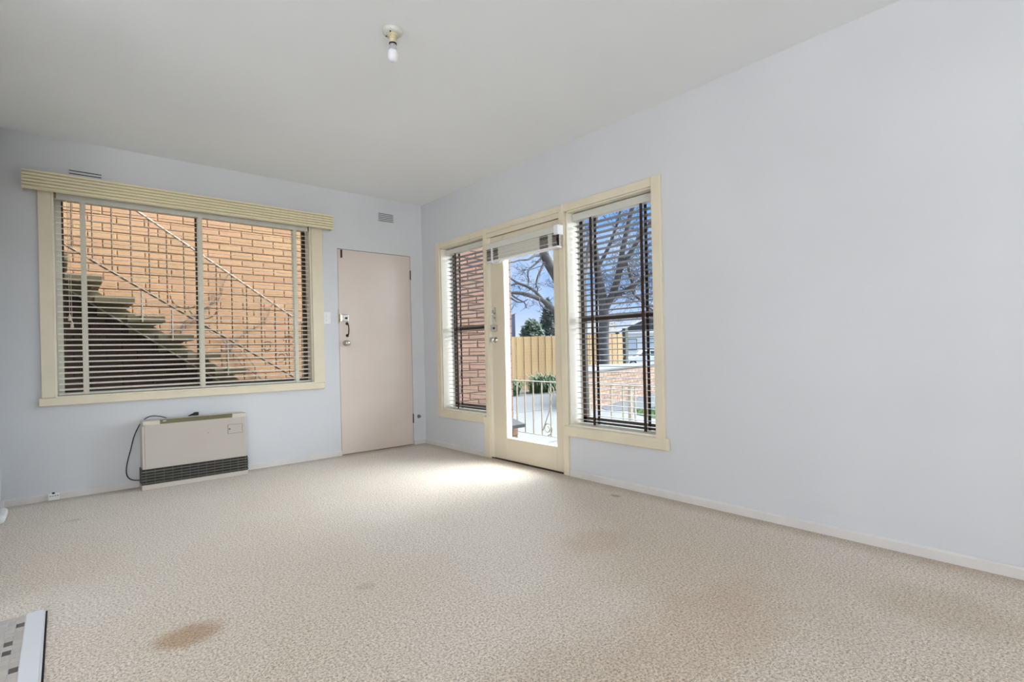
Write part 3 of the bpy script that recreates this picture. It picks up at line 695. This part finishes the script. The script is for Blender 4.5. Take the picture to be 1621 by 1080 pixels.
# alley building
ab = empty('brick_building', (-2, 1.9, -.3)); tag(ab, 'neighbouring orange brick building seen through the wide window', 'building')
B(-5.2, 1.6, 1.902, 2.15, -.35, 4.2).build('mortar_wall', M_MORT, ab)
brick_face(ab, (-5.2, 1.9), (1.6, 1.9), -.33, 4.15, M_BRICK, keep=lambda u, z: 1.98 < u < 4.82 and .62 < z < 2.68, mstuff=M_BRICKS)

# wing wall beside the porch
ww = empty('brick_wing_wall', (.65, -.02, -.35)); tag(ww, 'brick wing wall outside the narrow sidelight window', 'wall')
B(.145, 1.146, -.146, .10, -.45, 3.0).build('mortar_core', M_MORTR, ww)
brick_face(ww, (.145, -.15), (1.150, -.15), -.34, 2.98, M_BRICKR)
brick_face(ww, (1.150, -.15), (1.150, .10), -.34, 2.98, M_BRICKR)
# low pier with sloping cap
pr = empty('brick_pier', (1.0, -.24, -.1)); tag(pr, 'low brick pier with dark sloping cap at the porch end', 'pier')
B(.86, 1.056, -.146, -.327, -.12, .14).build('mortar_core', M_MORTR, pr)
brick_face(pr, (.856, -.33), (1.06, -.33), -.10, .13, M_BRICKR)
brick_face(pr, (.856, -.16), (.856, -.33), -.10, .13, M_BRICKR)
MB().prism([(-.158, .205), (-.47, .135), (-.47, .098), (-.158, .150)], 'x', .84, 1.055).build('cap', M_CAPD, pr)

# retaining wall and terrace
rw = empty('retaining_wall', (7.5, 3.1, -.35)); tag(rw, 'low pale brick retaining wall across the driveway', 'wall')
q0, q1 = Vector((5.55, 2.55)), Vector((10.4, 4.02)); dd = (q1-q0).normalized(); nn_ = Vector((-dd.y, dd.x))
i0, i1 = q0+nn_*.01, q1+nn_*.01
MB().prism([(i0.x, i0.y), (i1.x, i1.y), (11.0, 4.6), (8.1, 5.5), (6.2, 3.6)], 'z', -.45, .47).build('raised_bed', M_MORTG, rw)
MB().prism([(q0.x-.02, q0.y-.02), (q1.x+.02, q1.y-.02), (11.05, 4.62), (8.1, 5.55), (6.15, 3.62)], 'z', .47, .51).build('concrete_top', M_DRIVE, rw)
brick_face(rw, q0, q1, -.35, .47, M_BRICKG)

# ------------------------------------------------------------------ outside staircase
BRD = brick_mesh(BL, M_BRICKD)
es = empty('outside_staircase', (-2.2, 1.4, -.3)); tag(es, 'concrete outside stairs with iron balustrade against the orange brick', 'staircase')
YN, YF = 1.05, 1.84
x0, z0, go, ri = -2.73, 1.764, .238, .178
for k in range(-4, 9):
    xr, zt = x0+go*k, z0-ri*k
    if zt < -.1: continue
    m = MB().box(xr-.30, xr, YN, YF, zt-.062, zt, c=.006)
    m.prism([(xr-.27, zt-.06), (xr-.04, zt-.06), (xr-.20, zt-.17), (xr-.27, zt-.17)], 'y', 1.30, 1.52)
    m.build('step', M_CONC, es)
sl = -ri/go
def sz(x, off): return z0+sl*(x-x0)+off
xa, xb = -3.75, -.55
MB().prism([(xa, sz(xa, -.30)), (xb, sz(xb, -.30)), (xb, sz(xb, -.145)), (xa, sz(xa, -.145))], 'y', 1.28, 1.54).build('stringer', M_CONC, es)
MB().tube([(xa, 1.275, sz(xa, -.295)), (xb, 1.275, sz(xb, -.295))], .007, 6).build('edge_conduit', M_WHITEI, es)
# infill added below the stringer, its dark colour painting in under-stair shade
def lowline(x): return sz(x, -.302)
MB().prism([(-3.9, -.33), (-1.78, -.33), (-1.78, lowline(-1.78)), (-3.9, lowline(-3.9))], 'y', 1.325, 1.50).build('shade_infill_core', M_MORTD, es)
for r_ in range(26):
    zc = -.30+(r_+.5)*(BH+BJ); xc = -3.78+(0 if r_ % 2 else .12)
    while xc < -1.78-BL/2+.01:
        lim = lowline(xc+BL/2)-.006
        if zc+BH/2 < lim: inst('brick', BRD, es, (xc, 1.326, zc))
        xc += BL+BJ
# balustrade (near side), measured rails
top0, top1 = Vector((-3.2, 1.05, 2.91)), Vector((-.85, 1.05, 1.287))
lo0, lo1 = Vector((-3.3, 1.05, 2.227)), Vector((-.9, 1.05, .650))
MB().tube([top0, top1], .0105, 8).build('hand_rail', M_WHITEI, es)
MB().tube([lo0, lo1], .011, 6).build('lower_rail', M_STEELB, es)
def on(a, b_, x): t_ = (x-a.x)/(b_.x-a.x); return a+(b_-a)*t_
x = -3.08; k = 0
while x < -.92:
    MB().tube([on(top0, top1, x), on(lo0, lo1, x)], .0062, 6).build('baluster', M_STEELB, es); x += .1413; k += 1
for xx in (-2.44, -2.2, -1.96, -1.72):
    zt = z0+sl*(xx-x0)
    MB().tube([(xx, 1.045, on(lo0, lo1, xx).z-.02), (xx, 1.045, zt-.20)], .008, 6).build('rail_post', M_WHITEI, es)
def spiral(c, r0, r1, a0, turns, plane, n=26):
    pts = []
    for i in range(n+1):
        t_ = i/n; a = a0+turns*2*pi*t_; r = r0+(r1-r0)*t_
        pts.append((c[0]+r*cos(a), c[1], c[2]+r*sin(a)) if plane == 'x' else (c[0], c[1]+r*cos(a), c[2]+r*sin(a)))
    return pts
for c, r, a0, tn in (((-2.08, 1.05, 1.62), .13, pi*1.02, .45), ((-1.93, 1.05, 1.52), .13, pi*1.02, .45), ((-1.19, 1.05, .98), .075, 0, 1.4), ((-1.10, 1.05, 1.16), .06, pi, -1.4), ((-1.33, 1.05, 1.10), .06, .4, 1.3)):
    MB().tube(spiral(c, r, r*(.4 if abs(tn) > 1 else 1), a0, tn, 'x'), .006, 6).build('scroll', M_STEELB, es)

# bare vine on the brick wall
rv = random.Random(11); vn = empty('bare_vine', (-2.0, 1.88, -.3)); tag(vn, 'leafless vine stems climbing the orange brick wall', 'vine')
for (xs_, zs_, n_, r_) in ((-2.02, .35, 22, .012), (-1.55, .2, 20, .010), (-2.5, .7, 16, .009), (-1.0, .3, 18, .009), (-1.2, .3, 13, .008)):
    pts = [Vector((xs_, 1.875, zs_))]; a = pi/2
    for i in range(n_):
        a += rv.uniform(-.5, .5); a = max(.5, min(2.6, a)); pts.append(pts[-1]+Vector((.085*cos(a), rv.uniform(-.004, .004), .085*sin(a))))
    st = MB().tube(pts, [max(.003, r_*(1-i/n_*.8)) for i in range(n_+1)], 6).build('stem', M_TWIG, vn)
    tw = MB()
    for i in range(3, n_, 2):
        q = pts[i]; aa = rv.uniform(-.6, pi+.6); c = [q]
        for j in range(4):
            aa += rv.uniform(-.7, .7); c.append(c[-1]+Vector((.05*cos(aa), rv.uniform(-.006, .003), .05*sin(aa))))
        tw.tube(c, [.003, .0025, .002, .0016, .001], 4)
    tag(tw.build('twigs', M_TWIG, vn), kind='stuff')

# ------------------------------------------------------------------ porch railing
pg = empty('porch_railing', (1.1, -2.2, -.1)); tag(pg, 'cream wrought-iron porch railing outside the glazed door', 'railing')
RZ0, RZ1 = .030, .640; RX = 1.1
B(RX-.018, RX+.018, -.155, -4.6, RZ1-.010, RZ1, c=.002).build('top_rail', M_STEELC, pg)
B(RX-.010, RX+.010, -.155, -4.6, RZ0-.008, RZ0, c=.002).build('bottom_rail', M_STEELC, pg)
ybal = [-.285-.1435*k for k in range(31)]
for y in ybal:
    B(RX-.0065, RX+.0065, y-.0065, y+.0065, RZ0, RZ1-.01).build('baluster', M_STEELC, pg)
for y in (-1.95, -3.4, -4.59):
    B(RX-.016, RX+.016, y-.016, y+.016, -.10, RZ1).build('post', M_STEELC, pg)
for yc in (-.93, -3.0):
    for s in (1, -1):
        MB().tube([(RX, yc+s*.205, RZ0+.05), (RX, yc+s*.10, .30), (RX, yc+s*.012, .53)], .007, 6).build('diagonal', M_STEELC, pg)
        MB().tube(spiral((RX, yc+s*.125, RZ0+.078), .075, .022, -pi/2, -s*1.5, 'y'), .006, 6).build('scroll', M_STEELC, pg)
        MB().tube(spiral((RX, yc+s*.055, .545), .055, .016, -pi/2, s*1.4, 'y'), .006, 6).build('scroll', M_STEELC, pg)

# ------------------------------------------------------------------ timber fence
fn = empty('paling_fence', (11, 8, -.35)); tag(fn, 'tall new timber paling fence behind the driveway', 'fence')
pm = []
rf = random.Random(21)
for l in range(3):
    pm.append(MB().prism([(-.080, 0), (.080, 0), (.080, 1.975), (.066, 1.985-.004*l), (-.066, 1.985), (-.080, 1.975)], 'y', -.008, .008).mesh('paling', M_PALING))
x = 6.2; k = 0
while x < 13.95:
    zt = 1.43+(x-8)*.0195
    o = inst('paling', pm[k % 3], fn, (x, 8.0-(.016 if k % 2 else 0), zt-1.985+rf.uniform(-.006, .006))); x += .166; k += 1
for zz in (.0, .6, 1.15): B(6.1, 14.1, 8.012, 8.05, zz, zz+.07).build('fence_rail', M_PALING, fn)
for xx in (6.3, 9.0, 11.6): B(xx, xx+.1, 8.05, 8.15, -.5, 1.45).build('fence_post', M_POST, fn)
B(14.04, 14.22, 7.94, 8.10, -.5, 1.78, c=.01).build('fence_post', M_POST, fn)

# strap-leaved plants at the foot of the fence
rp = random.Random(9)
def strap_plant(x, y, h, n, label):
    m = MB()
    for i in range(n):
        a = rp.uniform(0, 2*pi); l = rp.uniform(.6, 1.0)*h; w_ = rp.uniform(.014, .024); el = rp.uniform(.95, 1.5); dx, dy = cos(a), sin(a)
        sx, sy = x+rp.uniform(-.42, .42), y+rp.uniform(-.2, .2); pts = []; z = 0; rr_ = 0
        for j in range(5):
            t_ = j/4; e = el-1.7*t_*t_
            if j: rr_ += l/4*cos(e)*.62; z += l/4*sin(e)
            ww_ = w_*(1-t_**2*.9); pts += [(sx+dx*rr_-dy*ww_, sy+dy*rr_+dx*ww_, -.35+max(z, .02)), (sx+dx*rr_+dy*ww_, sy+dy*rr_-dx*ww_, -.35+max(z, .02))]
        m.add(pts, [(2*j, 2*j+1, 2*j+3, 2*j+2) for j in range(4)])
    r = empty('strap_leaf_plant', (x, y, -.35)); 
    tag(r, label, 'plant', group='strap-leaved plants along the fence')
    tag(m.build('leaves', M_LEAF, r), kind='stuff')
    MB().lathe([(.10, 0), (.07, .06), (.02, .10)], (x, y, -.36), seg=10).build('crown', M_LEAF, r)
for (x, y, h, lb) in [(5.15, 6.85, .85, 'leftmost clump of green strap leaves below the timber fence'), (6.75, 6.8, .95, 'green strap-leaf clump nearest the brick wing wall in the door view'),
                      (8.35, 6.85, 1.08, 'taller middle clump of strap leaves seen through the glazed door'), (10.0, 6.85, 1.12, 'rightmost strap-leaf clump below the fence, partly behind the door stile')]:
    strap_plant(x, y, h, 400, lb)

# ------------------------------------------------------------------ trees
TREE = {'trunk1': [(6.43, 3.97, -0.41, 0.22), (6.43, 3.97, 0.57, 0.196), (6.45, 3.95, 1.51, 0.181), (6.44, 3.96, 2.3, 0.165), (6.24, 4.0, 2.74, 0.148), (6.02, 4.06, 3.06, 0.131), (5.84, 4.08, 3.38, 0.12), (5.77, 4.14, 3.81, 0.107), (5.64, 4.12, 4.33, 0.091), (5.47, 4.14, 5.06, 0.075)],
        'l1': [(6.43, 3.96, 1.43, 0.093), (6.25, 3.99, 1.73, 0.085), (6.1, 4.12, 2.01, 0.074), (5.86, 4.2, 2.21, 0.062), (5.51, 4.23, 2.3, 0.052), (5.24, 4.34, 2.36, 0.043), (4.99, 4.43, 2.37, 0.034), (4.58, 4.52, 2.47, 0.024)],
        'l2': [(5.9, 4.16, 2.16, 0.043), (5.68, 4.23, 2.4, 0.038), (5.45, 4.29, 2.53, 0.035), (5.22, 4.35, 2.6, 0.03), (5.02, 4.4, 2.71, 0.022), (4.7, 4.42, 2.84, 0.015)],
        'l3': [(5.43, 4.31, 2.54, 0.023), (5.22, 4.35, 2.59, 0.026), (5.02, 4.4, 2.53, 0.022), (4.69, 4.42, 2.47, 0.015)],
        'a': [(5.8, 4.12, 3.29, 0.037), (5.53, 4.09, 3.24, 0.03), (5.35, 4.11, 3.14, 0.025), (5.12, 4.18, 3.11, 0.021), (4.93, 4.21, 3.05, 0.018), (4.73, 4.26, 3.06, 0.013)],
        'b': [(5.81, 4.11, 3.23, 0.031), (5.55, 4.07, 3.05, 0.026), (5.37, 4.1, 2.91, 0.022), (5.27, 4.05, 2.74, 0.021), (5.29, 4.03, 2.62, 0.018), (5.19, 3.99, 2.47, 0.013)],
        'c': [(5.86, 4.06, 3.15, 0.034), (5.72, 4.05, 2.95, 0.029), (5.59, 4.03, 2.77, 0.024), (5.55, 4.07, 2.56, 0.02), (5.51, 3.98, 2.46, 0.015), (5.5, 3.98, 2.36, 0.012)],
        'd': [(4.98, 4.31, 2.3, 0.024), (5.09, 4.21, 2.19, 0.019), (5.2, 4.11, 2.11, 0.016), (5.16, 4.01, 1.97, 0.012)],
        'e': [(4.96, 4.32, 2.22, 0.021), (5.01, 4.14, 2.12, 0.016), (5.11, 4.06, 2.12, 0.013), (5.13, 3.91, 2.17, 0.01)],
        'f': [(5.67, 4.1, 2.24, 0.021), (5.61, 4.01, 2.08, 0.017), (5.69, 3.95, 1.98, 0.015), (5.78, 3.87, 1.91, 0.012)],
        'g': [(6.45, 3.95, 1.82, 0.11), (6.79, 3.92, 2.31, 0.104), (7.1, 3.91, 2.89, 0.089), (7.35, 3.96, 3.57, 0.074), (7.68, 3.94, 4.44, 0.058), (7.98, 3.95, 5.25, 0.042)],
        'trunk2': [(11.04, 6.58, -0.45, 0.23), (11.04, 6.58, 1.13, 0.195), (11.07, 6.56, 2.11, 0.18), (11.03, 6.6, 2.87, 0.156), (10.92, 6.68, 3.75, 0.133), (10.92, 6.84, 4.86, 0.111), (10.95, 6.98, 5.99, 0.087), (10.91, 7.18, 7.25, 0.064)],
        'm1': [(11.08, 6.55, 2.33, 0.141), (11.19, 6.29, 2.79, 0.125), (11.27, 6.06, 3.48, 0.116), (11.3, 5.88, 4.31, 0.092), (11.39, 5.64, 5.34, 0.076), (11.55, 5.34, 6.35, 0.06)],
        'm2': [(11.28, 6.05, 3.54, 0.085), (11.48, 5.57, 4.35, 0.076), (11.79, 5.14, 5.09, 0.06), (12.2, 4.62, 5.82, 0.045)],
        'm3': [(11.18, 6.31, 2.75, 0.078), (11.48, 5.72, 3.03, 0.065), (11.73, 5.35, 3.31, 0.053), (11.97, 4.81, 3.61, 0.039), (12.38, 4.31, 3.97, 0.027)],
        'm4': [(11.48, 5.72, 3.03, 0.05), (11.99, 5.92, 2.8, 0.046), (11.78, 5.94, 3.4, 0.047), (11.66, 6.05, 4.05, 0.031)],
        'm5': [(10.92, 6.68, 3.75, 0.071), (11.1, 6.37, 4.37, 0.062), (11.24, 6.1, 5.09, 0.047), (11.31, 5.87, 5.91, 0.034)],
        'm6': [(11.99, 5.92, 2.8, 0.048), (12.2, 5.57, 2.4, 0.039), (12.42, 5.22, 2.05, 0.027)]}
def smooth_path(P, sub=3):
    out = []
    for i in range(len(P)-1):
        q = [Vector(P[max(0, min(len(P)-1, i+j))]) for j in (-1, 0, 1, 2)]
        for s in range(sub):
            t_ = s/sub; out.append(.5*((2*q[1])+(q[2]-q[0])*t_+(2*q[0]-5*q[1]+4*q[2]-q[3])*t_*t_+(3*q[1]-q[0]-3*q[2]+q[3])*t_**3))
    out.append(Vector(P[-1])); return out
def bare_tree(root, keys, seed, ntw, lmax):
    rt_ = random.Random(seed); tw = MB(); segs = []
    for k_ in keys:
        P4 = smooth_path(TREE[k_]) if True else None
        pts = [q.to_3d() for q in P4]; rad = [q[3] for q in P4]
        MB().tube(pts, rad, 9).build('trunk' if 'trunk' in k_ else 'branch', M_BARK, root, smooth=True)
        for i in range(1, len(pts)):
            if pts[i].z > 1.9: segs.append((pts[i], (pts[i]-pts[i-1]).normalized(), rad[i]))
    def grow(p, d, r, l, depth):
        n_ = 5; c = [p]; rr_ = [r]; dd_ = d
        for i in range(n_):
            dd_ = (dd_+Vector((rt_.gauss(0, .22), rt_.gauss(0, .22), rt_.gauss(.02, .22)))).normalized()
            c.append(c[-1]+dd_*l/n_); rr_.append(max(.004, r*(1-(i+1)/n_*.7)))
            if depth > 0 and i > 0:
                for s in range(rt_.choice((1, 1, 2))):
                    nd = (dd_+Vector((rt_.gauss(0, .8), rt_.gauss(0, .8), rt_.gauss(0, .7)))).normalized()
                    grow(c[-1], nd, max(.004, rr_[-1]*.6), l*rt_.uniform(.4, .65), depth-1)
        tw.tube(c, rr_, 3, caps=False)
    for i in range(ntw):
        p, d, r = rt_.choice(segs)
        nd = (d*.5+Vector((rt_.gauss(0, .8), rt_.gauss(0, .8), rt_.gauss(0, .7)))).normalized()
        grow(p, nd, min(.016, r*.4), rt_.uniform(.4, lmax), 2)
    tag(tw.build('twigs', M_TWIG, root), kind='stuff')
t1 = empty('bare_tree', (6.43, 3.97, -.35)); tag(t1, 'leafless tree with arching limbs seen through the glazed door', 'tree')
bare_tree(t1, ['trunk1', 'l1', 'l2', 'l3', 'a', 'b', 'c', 'd', 'e', 'f', 'g'], 4, 15, .8)
t2 = empty('bare_tree', (11.04, 6.58, -.35)); tag(t2, 'leafless twiggy tree filling the right-hand sidelight window', 'tree')
bare_tree(t2, ['trunk2', 'm1', 'm2', 'm3', 'm4', 'm5', 'm6'], 8, 120, 1.4)

rc = random.Random(15)
def leafy(name, label, x, y, zb, zt, r, shape, m, n, mtrunk=M_BARK):
    root = empty(name, (x, y, -.7)); tag(root, label, 'tree')
    MB().tube([(x, y, -.72), (x, y, zb+.3*(zt-zb))], [r*.12, r*.07], 8).build('trunk', mtrunk, root)
    f = MB()
    for i in range(n):
        t_ = rc.random(); rad = r*(1-t_)**.8 if shape == 'cone' else r*math.sqrt(max(0, 1-(2*t_-1)**2))
        a = rc.uniform(0, 2*pi); rad *= (.55+.45*rc.random()**.5)*(1+.2*sin(5*a+9*t_))
        c = Vector((x+rad*cos(a), y+rad*sin(a), zb+t_*(zt-zb)+rc.gauss(0, .08)))
        d = Vector((rc.gauss(0, 1), rc.gauss(0, 1), rc.gauss(.3, .7))).normalized(); e = d.orthogonal().normalized(); s = rc.uniform(.06, .13)
        f.add([c-e*s*.45, c+e*s*.45, c+d*s*1.6], [(0, 1, 2)])
    tag(f.build('foliage', m, root), kind='stuff')
leafy('conifer', 'dark grey-green conifer rising behind the timber fence', 15.52, 13.81, .1, 3.46, .92, 'cone', M_CONIF, 5200)
leafy('bushy_tree', 'lower round bushy tree behind the timber fence', 11.9, 11.13, .1, 2.15, .52, 'ball', M_BUSH, 3600)

# ------------------------------------------------------------------ far things
nv = empty('navy_building', (13.8, 15.6, -.72)); tag(nv, 'narrow navy-clad building edge above the fence', 'building')
MB().prism([(12.8, -.72), (14.24, -.72), (14.24, 2.82), (12.8, 2.35)], 'y', 14.92, 16.4).build('cladding_wall', M_NAVY, nv)
MB().prism([(12.75, 2.334), (14.28, 2.833), (14.28, 2.86), (12.75, 2.36)], 'y', 14.88, 16.45).build('roof', M_ROOFD, nv)

hs = empty('white_house', (44, 28, -.7)); tag(hs, 'white house with dark gable and tiled roof across the street', 'house')
A_ = Vector((41.3, 29.3)); E_ = Vector((46.2, 25.0)); dh = (E_-A_).normalized(); nh = Vector((-dh.y, dh.x))
if nh.dot(Vector((1, 1))) < 0: nh = -nh
def hp(u, v): q = A_+dh*u+nh*v; return (q.x, q.y)
lh = (E_-A_).length
def hbox(u0_, u1_, v0, v1, za, zb): return MB().prism([hp(u0_, v0), hp(u1_, v0), hp(u1_, v1), hp(u0_, v1)], 'z', za, zb)
hbox(0, lh, 0, 5, -.75, 2.6).build('wall', M_WHITEW, hs)
def h3(u, v, z): q = hp(u, v); return (q[0], q[1], z)
MB().add([h3(-.4, -.3, 2.6), h3(lh+.4, -.3, 2.6), h3(lh*.5, -.3, 4.2), h3(-.4, 5.2, 2.6), h3(lh+.4, 5.2, 2.6), h3(lh*.5, 5.2, 4.2)], [(0, 1, 2), (3, 5, 4), (0, 2, 5, 3), (1, 4, 5, 2), (0, 3, 4, 1)]).build('gable_roof', M_ROOFD, hs)
for (ua, ub) in ((.7, 1.7), (2.4, 4.2)):
    wn = hbox(ua, ub, -.06, .05, .7, 1.9).build('window_frame', M_ROOFT, hs)
    hbox(ua+.08, ub-.08, -.09, -.04, .78, 1.82).build('pane', M_WIN, wn)
hbox(-.2, lh+.2, -.36, -.28, 2.45, 2.68).build('fascia', M_WHITEW, hs)
hbox(-3.6, -.3, 1, 5, -.75, 2.6).build('side_wall', M_WHITEW, hs)
MB().add([h3(-4.0, .6, 2.5), h3(-.1, .6, 2.5), h3(-.1, 3, 4.0), h3(-2.6, 3, 4.0), h3(-4.0, 5.4, 2.5), h3(-.1, 5.4, 2.5)], [(0, 1, 2, 3), (4, 3, 2, 5), (0, 3, 4), (1, 5, 2), (0, 4, 5, 1)]).build('tiled_roof', M_ROOFT, hs)

# parked car (side-on), local frame: u along the car, v across
cr_ = empty('car', (34.2, 20.9, -.72)); tag(cr_, 'white parked car in the street beyond the retaining wall', 'car')
C0 = Vector((32.55, 22.33)); dc = (Vector((35.3, 19.94))-C0).normalized(); nc = Vector((-dc.y, dc.x))
if nc.dot(Vector((1, 1))) < 0: nc = -nc
def c3(u, v, z): q = C0+dc*u+nc*v; return (q.x, q.y, -.72+z)
def loft(sections, m, name, parent):
    mb = MB(); n_ = len(sections[0]); vs_ = [q for s_ in sections for q in s_]
    fs_ = [tuple(range(n_)), tuple(range((len(sections)-1)*n_, len(sections)*n_))]
    for i in range(len(sections)-1):
        for j in range(n_): fs_.append((i*n_+j, i*n_+(j+1) % n_, (i+1)*n_+(j+1) % n_, (i+1)*n_+j))
    return mb.add(vs_, fs_).build(name, m, parent)
side = [(0, .35), (.05, .62), (.5, .80), (1.25, .92), (2.0, .95), (3.6, .96), (4.1, .90), (4.25, .55), (4.2, .30), (3.75, .22), (.3, .22)]
body = loft([[c3(u, v, z*(1 if abs(v-.85) < .8 else .985)) for u, z in side] for v in (0, .06, .85, 1.64, 1.7)], M_CARW, 'body', cr_)
cab = [(1.05, .90), (1.75, 1.40), (2.15, 1.47), (2.9, 1.46), (3.5, 1.30), (3.95, .93)]
loft([[c3(u, .10+(z-.9)*.22, z) for u, z in cab], [c3(u, 1.60-(z-.9)*.22, z) for u, z in cab]], M_CARW, 'cabin', cr_)
def sw_(pts, v): return [c3(u, v+(z-.9)*.22-.012, z) for u, z in pts]
for wpts in ([(1.32, .97), (1.82, 1.34), (2.28, 1.39), (2.30, .97)], [(2.38, .97), (2.38, 1.39), (2.9, 1.38), (3.35, 1.24), (3.6, .98)]):
    a_ = sw_(wpts, .10); b_ = sw_(wpts, .13); loft([a_, b_], M_CARG, 'side_window', cr_)
loft([[c3(1.10, .2+q, .95), c3(1.70, .28+q*.9, 1.37), c3(1.72, .28+q*.9, 1.36), c3(1.12, .2+q, .94)] for q in (0, 1.3)], M_CARG, 'windscreen', cr_)
for u in (.85, 3.4):
    for v in (-.02, 1.52):
        p = c3(u, v, .32); wv = MB().lathe([(.20, 0), (.32, .02), (.33, .10), (.32, .18), (.20, .20)], p, (nc.x, nc.y, 0), 20).build('wheel', M_TYRE, cr_)
        MB().lathe([(.19, -.006), (.05, -.02)], p, (nc.x, nc.y, 0), 14).build('hub_cap', M_CHROME, wv)
